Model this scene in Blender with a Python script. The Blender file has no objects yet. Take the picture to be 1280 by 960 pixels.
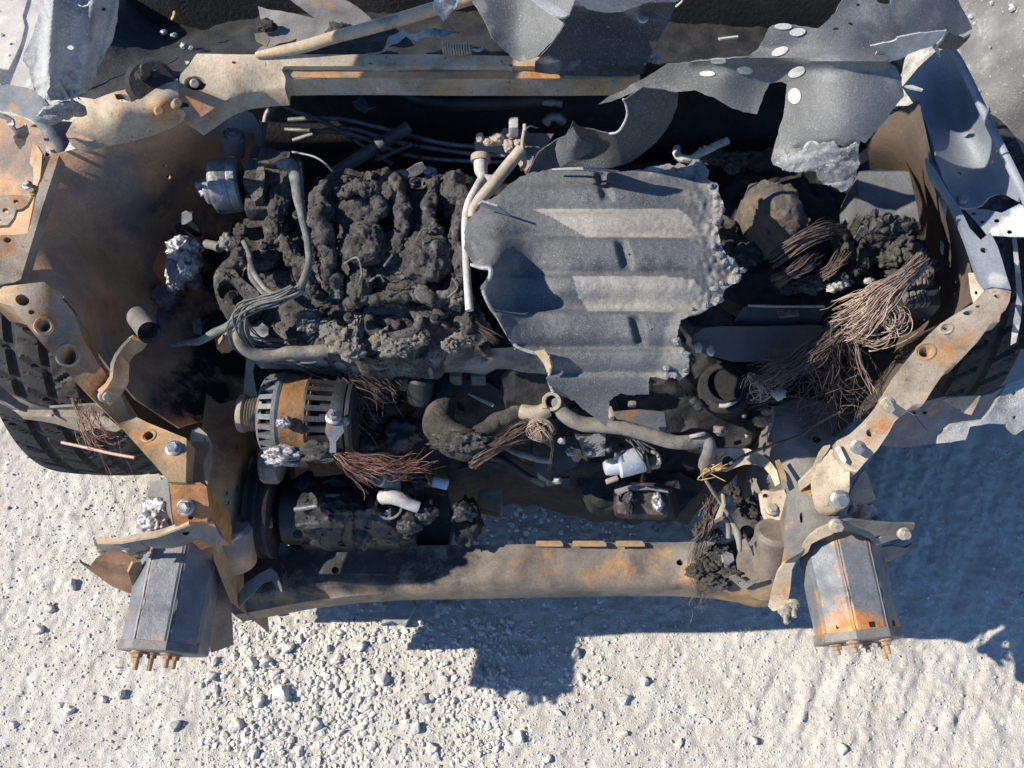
import bpy, bmesh, math, random
import numpy as np
from mathutils import Vector, Matrix, noise, geometry

R = math.radians
random.seed(7)
S = bpy.context.scene
COL = S.collection

# ---------------------------------------------------------------- camera, sky, sun, exposure
CAM_H, CAM_F, CAM_T = 1.75, 1100.0, R(27)
cam = bpy.data.objects.new('camera', bpy.data.cameras.new('camera'))
COL.objects.link(cam)
cam.location = (0, 0, CAM_H)
cam.rotation_euler = (CAM_T, 0, 0)
cam.data.sensor_width = 36
cam.data.lens = CAM_F / 1280 * 36
cam.data.clip_start = 0.02
cam.data.clip_end = 2000
S.camera = cam
SUN_EL, SUN_RX = R(38), -1.0
w = bpy.data.worlds.new('World'); S.world = w; w.use_nodes = True
nt = w.node_tree
sky = nt.nodes.new('ShaderNodeTexSky'); sky.sky_type = 'NISHITA'; sky.sun_disc = False
sky.sun_elevation = SUN_EL; sky.sun_rotation = R(-91); sky.ozone_density = 9.0; sky.dust_density = 0.3
bg = nt.nodes['Background']; bg.inputs[1].default_value = 0.105
nt.links.new(sky.outputs[0], bg.inputs[0])
sd = bpy.data.lights.new('sun', 'SUN'); sun = bpy.data.objects.new('sun', sd); COL.objects.link(sun)
sd.energy = 5.0; sd.angle = R(0.5); sd.color = (1.0, 0.925, 0.79)
sun.rotation_euler = Vector((math.cos(SUN_EL), 0.008, -math.sin(SUN_EL))).to_track_quat('-Z', 'Y').to_euler()
S.view_settings.view_transform = 'Standard'
S.view_settings.look = 'None'
S.view_settings.gamma = 1
S.view_settings.exposure = 0.78

# ---------------------------------------------------------------- helpers
CA, SA = math.cos(CAM_T), math.sin(CAM_T)
def W(x, y, z):
    """a point of the place that the photograph shows at (x, y) and that stands z above the ground"""
    u, v = (x - 640) / CAM_F, (y - 480) / CAM_F
    t = (CAM_H - z) / (CA + v * SA)
    return Vector((u * t, (SA - v * CA) * t, z))
def ppm(y, z):
    return CAM_F * (CA + (y - 480) / CAM_F * SA) / (CAM_H - z)

ORG = {}
def link(name, me, mats, parent=None):
    o = bpy.data.objects.new(name, me); COL.objects.link(o)
    for m in (mats if isinstance(mats, (list, tuple)) else [mats]):
        me.materials.append(m)
    n = len(me.vertices)
    co = np.empty(n * 3, np.float32); me.vertices.foreach_get('co', co); co = co.reshape(-1, 3)
    c = (co.min(0) + co.max(0)) / 2
    if parent is None: c[2] = co[:, 2].min()
    me.vertices.foreach_set('co', (co - c).ravel()); me.update()
    c = Vector([float(q) for q in c])
    ORG[o.name] = c
    if parent: o.parent = parent; o.location = c - ORG[parent.name]
    else: o.location = c
    return o
def empty(name, loc):
    o = bpy.data.objects.new(name, None); COL.objects.link(o); o.location = loc; o.empty_display_size = .1
    ORG[o.name] = Vector(loc); return o
def tag(o, label, cat=None, group=None, kind=None):
    o['label'] = label
    if cat: o['category'] = cat
    if group: o['group'] = group
    if kind: o['kind'] = kind
    return o
def mesh(name, V, F, smooth=True, sharp=None, attr=None):
    me = bpy.data.meshes.new(name)
    me.from_pydata([tuple(v) for v in V], [], [tuple(f) for f in F])
    me.update()
    if smooth:
        me.polygons.foreach_set('use_smooth', [True] * len(me.polygons))
    if sharp is not None:
        me.set_sharp_from_angle(angle=sharp)
    if attr is not None:
        a = me.attributes.new('a', 'FLOAT', 'POINT'); a.data.foreach_set('value', np.asarray(attr, np.float32))
    return me

class TPS:
    def __init__(s, c):
        if isinstance(c, (int, float)): s.k = float(c); return
        s.k = None
        c = np.array(c, float); s.p = c[:, :2] / 100; n = len(c)
        if n < 3: s.k = float(c[:, 2].mean()); return
        d = np.linalg.norm(s.p[:, None] - s.p[None], axis=2)
        K = s.u(d) + np.eye(n) * 1e-3
        P = np.hstack([np.ones((n, 1)), s.p])
        A = np.block([[K, P], [P.T, np.zeros((3, 3))]])
        s.w = np.linalg.lstsq(A, np.hstack([c[:, 2], np.zeros(3)]), rcond=None)[0]; s.n = n
    @staticmethod
    def u(d):
        return np.where(d > 1e-9, d * d * np.log(np.maximum(d, 1e-9)), 0)
    def __call__(s, q):
        q = np.atleast_2d(np.asarray(q, float))
        if s.k is not None: return np.full(len(q), s.k)
        x = q / 100
        d = np.linalg.norm(x[:, None] - s.p[None], axis=2)
        return s.u(d) @ s.w[:s.n] + s.w[s.n] + x @ s.w[s.n + 1:]

def inpoly(q, poly):
    x, y = q[:, 0], q[:, 1]; ins = np.zeros(len(q), bool); n = len(poly)
    for i in range(n):
        x1, y1 = poly[i]; x2, y2 = poly[(i + 1) % n]
        if y1 == y2: continue
        c = ((y1 > y) != (y2 > y)) & (x < (x2 - x1) * (y - y1) / (y2 - y1) + x1)
        ins ^= c
    return ins
def catmull(P, n, closed=False):
    P = [np.array(p, float) for p in P]; out = []; L = len(P)
    rng = range(L if closed else L - 1)
    for i in rng:
        if closed: p0, p1, p2, p3 = P[i - 1], P[i], P[(i + 1) % L], P[(i + 2) % L]
        else: p0, p1, p2, p3 = P[max(i - 1, 0)], P[i], P[i + 1], P[min(i + 2, L - 1)]
        for k in range(n):
            t = k / n
            out.append(.5 * (2 * p1 + (p2 - p0) * t + (2 * p0 - 5 * p1 + 4 * p2 - p3) * t * t + (3 * p1 - p0 - 3 * p2 + p3) * t ** 3))
    if not closed: out.append(P[-1])
    return out
def ell(cx, cy, rx, ry=None, rot=0, n=14):
    ry = ry or rx; c, s = math.cos(R(rot)), math.sin(R(rot))
    return [(cx + rx * math.cos(a) * c - ry * math.sin(a) * s, cy + rx * math.cos(a) * s + ry * math.sin(a) * c) for a in [2 * math.pi * k / n for k in range(n)]]
def fb(p, H=.9, oc=4):
    return noise.fractal(p, H, 2.0, oc)

def sheet(name, outline, ctrl, mat, parent=None, th=.0025, holes=(), step=7, jag=0, rough=0, rsc=30, bump=None, smooth=0, paint=(), soot=(), areas=(), edge=None, oc=4, sharp=45, bottom=True):
    seed = sum(map(ord, name)) + len(outline) * 7 + outline[0][0]
    rnd = random.Random(seed)
    P = catmull(outline, smooth, True) if smooth else [np.array(p, float) for p in outline]
    js = max(2.0, step * .6) if jag else step
    Q = []
    for i in range(len(P)):
        a, b = P[i], P[(i + 1) % len(P)]
        m = max(1, int(np.linalg.norm(b - a) / js))
        for k in range(m): Q.append(a + (b - a) * k / m)
    if jag:
        for i in range(len(Q)):
            v = Vector((Q[i][0] * .11, Q[i][1] * .11, seed * .37))
            Q[i] = Q[i] + jag * np.array([noise.noise(v) * 1.3 + rnd.uniform(-.35, .35), noise.noise(v + Vector((31, 7, 3))) * 1.3 + rnd.uniform(-.35, .35)])
    H = [np.array(ell(*h) if len(h) <= 5 and not isinstance(h[0], (tuple, list)) else h, float) for h in holes]
    Q = np.array(Q)
    x0, y0 = Q.min(0); x1, y1 = Q.max(0)
    gx, gy = np.meshgrid(np.arange(x0, x1, step), np.arange(y0, y1, step * .87))
    gx = gx + (np.arange(gx.shape[0]) % 2)[:, None] * step * .5
    G = np.stack([gx.ravel(), gy.ravel()], 1)
    G = G[inpoly(G, Q)]
    for h in H:
        if len(G): G = G[~inpoly(G, h)]
    B = np.vstack([Q] + H)
    if len(G):
        keep = np.ones(len(G), bool)
        for i in range(0, len(G), 2000):
            keep[i:i + 2000] = (np.linalg.norm(G[i:i + 2000, None] - B[None], axis=2).min(1) > step * .45)
        G = G[keep]
    edges = []; off = 0
    for loop in [Q] + H:
        n = len(loop); edges += [(off + i, off + (i + 1) % n) for i in range(n)]; off += n
    pts = np.vstack([B, G]) if len(G) else B
    r = geometry.delaunay_2d_cdt([Vector(p) for p in pts], edges, [], 0, 1e-4)
    pv = np.array([tuple(v) for v in r[0]]); tf = np.array([tuple(f) for f in r[2]])
    cen = pv[tf].mean(1)
    ok = inpoly(cen, Q)
    for h in H: ok &= ~inpoly(cen, h)
    tf = tf[ok]
    z = TPS(ctrl)(pv)
    if bump: z = z + np.array([bump(x, y) for x, y in pv])
    co = np.array([W(x, y, zz) for (x, y), zz in zip(pv, z)])
    if rough:
        for i in range(len(co)):
            p = Vector(co[i]) * rsc + Vector((seed, 0, 0))
            co[i, 2] += rough * fb(p, .8, oc)
            if oc > 3:
                co[i, 0] += rough * .4 * noise.noise(p * 1.7 + Vector((9, 0, 0))); co[i, 1] += rough * .4 * noise.noise(p * 1.7 + Vector((0, 9, 0)))
    used = np.unique(tf); mp = -np.ones(len(co), int); mp[used] = np.arange(len(used))
    co = co[used]; tf = mp[tf]; pv = pv[used]
    A, Bb, C = co[tf[:, 0]], co[tf[:, 1]], co[tf[:, 2]]
    fn = np.cross(Bb - A, C - A)
    if fn[:, 2].sum() < 0: tf = tf[:, ::-1]; fn = -fn
    vn = np.zeros_like(co)
    for k in range(3): np.add.at(vn, tf[:, k], fn)
    vn /= np.maximum(np.linalg.norm(vn, axis=1, keepdims=True), 1e-12)
    n = len(co)
    if th > .012: low = co - np.array([0, 0, 1]) * th
    else: low = co - vn * th
    ed = {}
    for f in tf:
        for k in range(3):
            e = (f[k], f[(k + 1) % 3]); ed[e] = 1
    bd = [e for e in ed if (e[1], e[0]) not in ed]
    F = [tuple(f) for f in tf]
    if bottom: F += [(f[0] + n, f[2] + n, f[1] + n) for f in tf]
    F += [(b, a, a + n, b + n) for a, b in bd]
    at = np.zeros(n)
    for (px, py, pr, pa) in paint:
        d = np.hypot(pv[:, 0] - px, pv[:, 1] - py) / pr
        at = np.maximum(at, pa * np.clip(1.5 - d, 0, 1)) if pa > 0 else np.minimum(at, at + pa * np.clip(1.5 - d, 0, 1))
    if edge:
        dd = np.concatenate([np.linalg.norm(pv[i:i + 3000, None] - Q[None], axis=2).min(1) for i in range(0, len(pv), 3000)])
        at = np.maximum(at, edge[1] * np.clip(1.25 - dd / edge[0], 0, 1) * np.array([edge[2](x, y) for x, y in pv]))
    for ar, amt in areas: at = np.maximum(at, amt * inpoly(pv, ar))
    me = mesh(name, np.vstack([co, low]), F, True, R(sharp), np.hstack([at, at]))
    if soot:  # dark stain mask; on the cross member it holds painted shade
        st = np.zeros(n)
        for (px, py, pr, pa) in soot:
            d = np.hypot(pv[:, 0] - px, pv[:, 1] - py) / pr
            st = np.maximum(st, pa * np.clip(1.5 - d, 0, 1))
        s_ = me.attributes.new('s', 'FLOAT', 'POINT'); s_.data.foreach_set('value', np.hstack([st, st]).astype(np.float32))
    o = link(name, me, mat, parent); ZS[o.name] = (TPS(ctrl), bump)
    return o
ZS = {}
def onz(o, x, y):
    t, b = ZS[o.name]; return float(t((x, y))[0]) + (b(x, y) if b else 0)
def onn(o, x, y):
    a, b, c = (W(px, py, onz(o, px, py)) for px, py in ((x, y), (x + 4, y), (x, y - 4)))
    n = (b - a).cross(c - a).normalized(); return n if n.z > 0 else -n

# tubes: a list of (points, radius) is joined into one mesh
def frames(P):
    T = []
    for i in range(len(P)):
        t = Vector(P[min(i + 1, len(P) - 1)]) - Vector(P[max(i - 1, 0)])
        T.append(t.normalized() if t.length > 1e-9 else Vector((0, 0, 1)))
    n = T[0].orthogonal().normalized(); N = []
    for t in T:
        n = n - t * n.dot(t)
        n = n.normalized() if n.length > 1e-6 else t.orthogonal().normalized()
        N.append(n)
    return T, N
def tube_geo(V, F, P, r, seg=8, cap=True, hollow=0, flat=1.0):
    P = [Vector(p) for p in P]; T, N = frames(P); b = len(V); m = len(P)
    for i in range(m):
        rr = r[i] if isinstance(r, (list, tuple)) else r
        B = T[i].cross(N[i])
        for k in range(seg):
            a = 2 * math.pi * k / seg
            V.append(P[i] + (N[i] * math.cos(a) + B * math.sin(a) * flat) * rr)
    for i in range(m - 1):
        for k in range(seg):
            k2 = (k + 1) % seg
            F.append((b + i * seg + k, b + i * seg + k2, b + (i + 1) * seg + k2, b + (i + 1) * seg + k))
    if hollow:
        for end, i in ((0, 0), (1, m - 1)):
            rr = (r[i] if isinstance(r, (list, tuple)) else r)
            B = T[i].cross(N[i]); bb = len(V); dirn = T[i] * (rr * 1.5 if end == 0 else -rr * 1.5)
            for q in (Vector((0, 0, 0)), dirn):
                for k in range(seg):
                    a = 2 * math.pi * k / seg
                    V.append(P[i] + q + (N[i] * math.cos(a) + B * math.sin(a)) * rr * hollow)
            o = b + i * seg
            for k in range(seg):
                k2 = (k + 1) % seg
                f1 = (o + k, bb + k, bb + k2, o + k2); f2 = (bb + k, bb + seg + k, bb + seg + k2, bb + k2)
                F.append(f1 if end == 0 else f1[::-1]); F.append(f2 if end == 0 else f2[::-1])
            F.append([bb + seg + k for k in range(seg)] if end else [bb + seg + k for k in range(seg)][::-1])
    elif cap:
        F.append([b + k for k in range(seg)][::-1]); F.append([b + (m - 1) * seg + k for k in range(seg)])
def tube(name, pts, r, mat, parent=None, seg=10, sm=6, hollow=0, wob=0, px=True, flat=1.0):
    P = [W(*p) for p in pts] if px else [Vector(p) for p in pts]
    if sm and len(P) > 2: P = [Vector(p) for p in catmull(P, sm)]
    if wob:
        P = [p + Vector((noise.noise(p * 40), noise.noise(p * 40 + Vector((5, 0, 0))), noise.noise(p * 40 + Vector((0, 5, 0))))) * wob for p in P]
    if isinstance(r, (list, tuple)):
        xs = np.linspace(0, 1, len(r)); r = [float(v) for v in np.interp(np.linspace(0, 1, len(P)), xs, r)]
    V, F = [], []; tube_geo(V, F, P, r, seg, True, hollow, flat)
    return link(name, mesh(name, V, F, True, R(50)), mat, parent)
def strands(name, guides, n, r, mat, parent=None, spread=.01, fray=0, seed=1, sm=8, seg=4, wob=.002):
    """n thin wires following guide paths given as lists of (x, y, z)"""
    rnd = random.Random(seed); V, F, at = [], [], []
    G = [[Vector(p) for p in catmull([W(*p) for p in g], sm)] for g in guides]
    for i in range(n):
        g = G[i % len(G)]
        o = Vector((rnd.gauss(0, 1), rnd.gauss(0, 1), rnd.gauss(0, .7))) * spread * .5
        o2 = Vector((rnd.gauss(0, 1), rnd.gauss(0, 1), rnd.gauss(0, .7))) * (spread * .5 + fray)
        a, b = 0, len(g) - rnd.randint(0, int(len(g) * .3))
        ph = rnd.random() * 50; P = []
        for k in range(a, max(b, 3)):
            t = k / (len(g) - 1); p = g[min(k, len(g) - 1)] + o * (1 - t) + o2 * t
            q = p * 30 + Vector((ph, ph, ph))
            P.append(p + Vector((noise.noise(q), noise.noise(q + Vector((3, 3, 3))), noise.noise(q + Vector((7, 1, 5))))) * wob * (1 + 2 * t))
        n0 = len(V); tube_geo(V, F, P, r * .8 * rnd.choice((.6, .8, .9, 1.0, 1.5)), seg); at += [rnd.choice((-.3, -.1, .3, .7))] * (len(V) - n0)
    return link(name, mesh(name, V, F, True, None, at), mat, parent)

def roughen(o, amp, sc):
    for v in o.data.vertices:
        p = v.co + o.location; v.co += v.normal * amp * fb(p * sc, .7, 6)
    o.data.update()
def cyl(name, p0, p1, r, mat, parent=None, seg=28, bev=.0015, r1=None, prof=None, px=True):
    """solid of revolution from p0 to p1; prof: list of (t, radius factor)"""
    a, b = (W(*p0), W(*p1)) if px else (Vector(p0), Vector(p1))
    d = b - a; L = d.length; d.normalize(); u = d.orthogonal().normalized(); v = d.cross(u)
    r1 = r1 or r
    if prof is None:
        e = min(bev, L * .3)
        prof = [(0, r - e), (e / L, r), (1 - e / L, r1), (1, r1 - e)]
    else: prof = [(t, q * r) for t, q in prof]
    V, F = [], []
    for t, q in prof:
        for k in range(seg):
            an = 2 * math.pi * k / seg
            V.append(a + d * (t * L) + (u * math.cos(an) + v * math.sin(an)) * q)
    for i in range(len(prof) - 1):
        for k in range(seg):
            k2 = (k + 1) % seg
            F.append((i * seg + k, i * seg + k2, (i + 1) * seg + k2, (i + 1) * seg + k))
    F.append(list(range(seg))[::-1]); F.append([(len(prof) - 1) * seg + k for k in range(seg)])
    return link(name, mesh(name, V, F, True, R(35)), mat, parent)
def box(name, c, size, mat, parent=None, rot=(0, 0, 0), bev=.003, px=True, noisy=0):
    bm = bmesh.new(); bmesh.ops.create_cube(bm, size=1)
    bmesh.ops.scale(bm, vec=size, verts=bm.verts)
    if bev: bmesh.ops.bevel(bm, geom=bm.edges[:], offset=bev, segments=2, affect='EDGES', profile=.6)
    if noisy:
        bmesh.ops.subdivide_edges(bm, edges=bm.edges[:], cuts=7, use_grid_fill=True)
        for vtx in bm.verts:
            vtx.co += Vector((noise.noise(vtx.co * 35), noise.noise(vtx.co * 35 + Vector((4, 0, 0))), noise.noise(vtx.co * 35 + Vector((0, 4, 0))))) * noisy
    c = W(*c) if px else Vector(c)
    bmesh.ops.transform(bm, matrix=Matrix.Translation(c) @ Matrix.Rotation(R(rot[2]), 4, 'Z') @ Matrix.Rotation(R(rot[1]), 4, 'Y') @ Matrix.Rotation(R(rot[0]), 4, 'X'), verts=bm.verts)
    me = bpy.data.meshes.new(name); bm.to_mesh(me); bm.free()
    me.polygons.foreach_set('use_smooth', [True] * len(me.polygons)); me.set_sharp_from_angle(angle=R(35))
    return link(name, me, mat, parent)
ICO = {}
def ico(n):
    if n not in ICO:
        bm = bmesh.new(); bmesh.ops.create_icosphere(bm, subdivisions=n, radius=1)
        ICO[n] = ([v.co.copy() for v in bm.verts], [[v.index for v in f.verts] for f in bm.faces]); bm.free()
    return ICO[n]
def lump_geo(V, F, c, rad, amp=.35, sc=1.6, sub=4, rot=0, oc=5, squash=0):
    vs, fs = ico(sub); b = len(V); ph = Vector((c[0] * 91, c[1] * 77, c[2] * 53)); cr, sr = math.cos(R(rot)), math.sin(R(rot))
    for v in vs:
        k = 1 + amp * fb(v * sc + ph, .7, oc)
        q = Vector((v.x * k * rad[0], v.y * k * rad[1], v.z * k * rad[2]))
        V.append(Vector((c[0] + q.x * cr - q.y * sr, c[1] + q.x * sr + q.y * cr, c[2] + q.z)))
    for f in fs: F.append([b + i for i in f])
def lump(name, x, y, z, rx, ry, mat, parent=None, rz=None, amp=.35, sc=1.6, sub=4, rot=0, sharp=None, oc=5):
    """charred or molten lump whose centre shows at (x, y); rx, ry in photo pixels"""
    m = ppm(y, z); rx, ry = rx / m, ry / m * 1.1; rz = rz or (rx + ry) * .4
    V, F = [], []; lump_geo(V, F, W(x, y, z), (rx, ry, rz), amp, sc, sub, rot, oc)
    return link(name, mesh(name, V, F, True, sharp), mat, parent)
BOLTS = {}
def bolt(x, y, z, r, mat, parent, name='bolt', ax=None, h=None, washer=True, stud=0, px=True):
    r *= .86; h = h or r * 1.0; key = (round(r, 4), round(h, 4), washer, stud, mat.name)
    if key not in BOLTS:
        V, F = [], []
        def ring(rr, zz, seg, rad=1): return [(rr * math.cos(2 * math.pi * k / seg), rr * math.sin(2 * math.pi * k / seg), zz) for k in range(seg)]
        def stack(levels, seg):
            b = len(V)
            for rr, zz in levels: V.extend(ring(rr, zz, seg))
            for i in range(len(levels) - 1):
                for k in range(seg):
                    k2 = (k + 1) % seg; F.append((b + i * seg + k, b + i * seg + k2, b + (i + 1) * seg + k2, b + (i + 1) * seg + k))
            F.append([b + (len(levels) - 1) * seg + k for k in range(seg)])
        if washer: stack([(r * 1.4, -.004), (r * 1.4, r * .12), (r * 1.1, r * .3)], 20)
        stack([(r, -.002), (r, h * .85), (r * .86, h)], 6)
        if stud: stack([(r * .5, h * .9), (r * .5, h + stud), (r * .4, h + stud + .001)], 10)
        BOLTS[key] = (V, F)
    V, F = BOLTS[key]
    c = W(x, y, z) if px else Vector((x, y, z))
    q = Vector((0, 0, 1)).rotation_difference(Vector(ax).normalized()).to_matrix() if ax else Matrix.Rotation(random.random() * 6, 3, 'Z')
    me = mesh(name, [c + q @ Vector(v) for v in V], F, True, R(30))
    return link(name, me, mat, parent)
def disc_ring(name, x, y, z, r, r2, h, mat, parent, ax=(0, 0, 1), seg=28):
    a = W(x, y, z); d = Vector(ax).normalized(); u = d.orthogonal().normalized(); v = d.cross(u)
    V, F = [], []
    pr = [(r, -h), (r, h * .7), (r - (r - r2) * .2, h), (r2 + (r - r2) * .2, h), (r2, h * .7), (r2, -h)]
    for q, t in pr:
        for k in range(seg):
            an = 2 * math.pi * k / seg; V.append(a + d * t + (u * math.cos(an) + v * math.sin(an)) * q)
    for i in range(len(pr)):
        j = (i + 1) % len(pr)
        for k in range(seg):
            k2 = (k + 1) % seg; F.append((i * seg + k, i * seg + k2, j * seg + k2, j * seg + k))
    return link(name, mesh(name, V, F, True, R(40)), mat, parent)

# ---------------------------------------------------------------- materials
def mat(name, pal, sc=14, det=8, rough=.7, metal=0, bump=.3, bsc=180, second=None, speck=None, big=None, spec=.4, pit=0, soot=(.016, .015, .015), grain=.8):
    """pal: ramp of colours over noise; second: ramp shown where attribute a is high; speck: (colour, scale, threshold); big: (colour, scale, threshold, softness)"""
    m = bpy.data.materials.new(name); m.use_nodes = True; t = m.node_tree; N, L = t.nodes, t.links
    b = N['Principled BSDF']; tc = N.new('ShaderNodeTexCoord')
    def nz(scale, d=8, ro=.6, off=0):
        n = N.new('ShaderNodeTexNoise'); n.inputs['Scale'].default_value = scale; n.inputs['Detail'].default_value = d; n.inputs['Roughness'].default_value = ro
        n.inputs['Distortion'].default_value = .3
        if off:
            mp = N.new('ShaderNodeMapping'); mp.inputs['Location'].default_value = (off, off * .7, -off); L.new(tc.outputs['Object'], mp.inputs[0]); L.new(mp.outputs[0], n.inputs['Vector'])
        else: L.new(tc.outputs['Object'], n.inputs['Vector'])
        return n.outputs['Fac']
    def ramp(src, stops):
        r = N.new('ShaderNodeValToRGB'); e = r.color_ramp.elements
        for i, (p, c) in enumerate(stops):
            q = e[i] if i < 2 else e.new(p)
            q.position = p; q.color = (*c, 1) if not isinstance(c, (int, float)) else (c, c, c, 1)
        L.new(src, r.inputs[0]); return r.outputs[0]
    def mix(f, a, c):
        x = N.new('ShaderNodeMix'); x.data_type = 'RGBA'; L.new(f, x.inputs[0])
        for s, i in ((a, 6), (c, 7)):
            if isinstance(s, tuple): x.inputs[i].default_value = (*s, 1)
            else: L.new(s, x.inputs[i])
        return x.outputs[2]
    def math_(op, a, c):
        x = N.new('ShaderNodeMath'); x.operation = op
        for s, i in ((a, 0), (c, 1)):
            if isinstance(s, (int, float)): x.inputs[i].default_value = s
            else: L.new(s, x.inputs[i])
        return x.outputs[0]
    lo, hi = .3, .7
    base = ramp(nz(sc, det, .65), [(lo + (hi - lo) * i / (len(pal) - 1), c) for i, c in enumerate(pal)])
    if big:
        base = mix(ramp(nz(big[1], 6, .6, 3.1), [(big[2], 0), (big[2] + big[3], 1)]), base, big[0])
    if second:
        at = N.new('ShaderNodeAttribute'); at.attribute_name = 'a'
        f = math_('ADD', at.outputs['Fac'], math_('MULTIPLY', math_('SUBTRACT', nz(20, 10, .68, 1.7), .5), 1.7))
        sec = ramp(nz(sc * 2.3, 6, .6, 5.3), [(lo + (hi - lo) * i / (len(second) - 1), c) for i, c in enumerate(second)])
        base = mix(ramp(f, [(.34, 0), (.74, 1)]), base, sec)
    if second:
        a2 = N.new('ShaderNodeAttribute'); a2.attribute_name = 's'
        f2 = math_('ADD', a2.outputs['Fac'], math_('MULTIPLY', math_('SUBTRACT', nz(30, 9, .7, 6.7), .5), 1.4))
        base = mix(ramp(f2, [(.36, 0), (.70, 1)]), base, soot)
    # fine grain and pinholes
    g = ramp(nz(420, 4, .7, 9.1), [(.28, .62), (.5, 1.0), (.75, 1.22)])
    gm = N.new('ShaderNodeMix'); gm.data_type = 'RGBA'; gm.blend_type = 'MULTIPLY'; gm.inputs[0].default_value = grain
    L.new(base, gm.inputs[6]); L.new(g, gm.inputs[7]); base = gm.outputs[2]
    if speck:
        base = mix(ramp(nz(speck[1], 3, .5, 8.2), [(speck[2], 0), (speck[2] + .06, 1)]), base, speck[0])
    L.new(base, b.inputs['Base Color'])
    b.inputs['Metallic'].default_value = metal; b.inputs['Specular IOR Level'].default_value = spec
    rr = ramp(nz(sc * 3, 5, .6, 2.2), [(.3, max(0, rough - .14)), (.7, min(1, rough + .14))]); L.new(rr, b.inputs['Roughness'])
    if bump:
        bp = N.new('ShaderNodeBump'); bp.inputs['Strength'].default_value = bump; bp.inputs['Distance'].default_value = .004
        h = nz(bsc, 6, .7, .4)
        if pit:
            vo = N.new('ShaderNodeTexVoronoi'); vo.inputs['Scale'].default_value = pit; L.new(tc.outputs['Object'], vo.inputs['Vector'])
            h = math_('ADD', h, vo.outputs['Distance'])
        L.new(h, bp.inputs['Height']); L.new(bp.outputs[0], b.inputs['Normal'])
    return m
ORANGE = [(.23, .085, .025), (.42, .17, .05), (.50, .27, .10)]
M_TAN = mat('tan_burnt_steel', [(.12, .08, .05), (.26, .165, .085), (.38, .25, .13), (.38, .195, .065)], 16, second=ORANGE, big=((.22, .21, .19), 9, .56, .12), rough=.62, bump=.25)
M_TANR = mat('pale_burnt_steel', [(.15, .115, .08), (.29, .23, .165), (.40, .335, .255), (.37, .255, .145)], 18, second=ORANGE, big=((.40, .26, .13), 13, .58, .1), rough=.6, bump=.25, speck=((.15, .11, .08), 160, .66))
M_GREYST = mat('grey_burnt_steel', [(.075, .07, .065), (.15, .14, .13), (.22, .207, .192)], 14, second=ORANGE, big=((.27, .15, .07), 11, .60, .1), rough=.55, bump=.25)
M_BLUEST = mat('blued_steel', [(.075, .083, .096), (.13, .138, .152), (.19, .195, .20)], 15, second=ORANGE, big=((.24, .15, .09), 20, .60, .08), rough=.52, metal=.12, bump=.25)
M_DARKRUST = mat('dark_rusted_steel', [(.22, .155, .115), (.46, .28, .165), (.60, .36, .19)], 9, second=[(.30, .15, .06), (.40, .25, .13)], big=((.17, .15, .14), 7, .54, .16), rough=.75, bump=.3, bsc=120)
M_APRON = mat('shade_darkened_brown_steel', [(.05, .043, .038), (.10, .075, .058), (.14, .095, .068)], 9, big=((.05, .05, .053), 7, .52, .16), rough=.8, bump=.3, bsc=120)  # darker copy for the right apron, its shade put into the colour
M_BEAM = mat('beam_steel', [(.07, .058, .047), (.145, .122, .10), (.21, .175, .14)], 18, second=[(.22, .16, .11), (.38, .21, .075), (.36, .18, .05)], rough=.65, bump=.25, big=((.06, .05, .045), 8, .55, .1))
M_ORANGE = mat('orange_rust', [(.20, .09, .035), (.36, .17, .065), (.44, .26, .12)], 26, rough=.8, bump=.25, second=[(.12, .08, .05), (.2, .16, .12)])
M_SOOT = mat('soot', [(.009, .009, .010), (.018, .018, .019), (.032, .031, .030)], 25, rough=.8, bump=.6, bsc=120, second=[(.10, .095, .09), (.2, .19, .17)])
M_SOOTM = mat('sooty_metal', [(.014, .015, .017), (.030, .032, .036), (.055, .055, .056)], 18, rough=.5, metal=.3, bump=.3, second=[(.12, .11, .10), (.24, .22, .2)])
M_CHAR = mat('grey_char', [(.033, .0315, .030), (.066, .063, .059), (.115, .109, .101)], 38, rough=.95, bump=.9, bsc=150, spec=.15, second=[(.15, .142, .13), (.24, .228, .21)], speck=((.018, .017, .017), 210, .58), big=((.165, .157, .146), 26, .57, .10))
M_CHARD = mat('dark_char', [(.024, .022, .021), (.055, .051, .046), (.105, .097, .086)], 38, rough=.95, bump=.9, bsc=150, spec=.15, second=[(.12, .09, .06), (.22, .20, .18)])
M_PCHAR = mat('pale_grey_char', [(.09, .082, .072), (.17, .158, .14), (.26, .245, .22)], 50, rough=.95, bump=.9, bsc=170, spec=.1)
M_ASH = mat('pale_ash', [(.22, .21, .19), (.40, .385, .36), (.55, .53, .5)], 60, rough=.95, bump=.7, bsc=300, spec=.1)
M_PLATE = mat('burnt_aluminium_sheet', [(.068, .071, .077), (.09, .093, .099), (.118, .12, .124)], 20, rough=.66, metal=.05, bump=.35, bsc=420, second=[(.23, .215, .19), (.30, .285, .255)], speck=((.20, .20, .205), 700, .60), grain=1, soot=(.045, .049, .057))
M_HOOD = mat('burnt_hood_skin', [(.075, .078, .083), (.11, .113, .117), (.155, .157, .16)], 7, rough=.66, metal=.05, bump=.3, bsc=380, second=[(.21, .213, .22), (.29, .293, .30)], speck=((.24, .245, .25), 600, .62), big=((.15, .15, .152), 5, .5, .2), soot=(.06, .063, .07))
M_HOODD = mat('dark_hood_skin', [(.028, .03, .035), (.05, .052, .058), (.08, .082, .088)], 12, rough=.75, bump=.35, bsc=380, second=[(.2, .2, .21), (.3, .3, .3)], speck=((.20, .20, .21), 700, .61))
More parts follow.
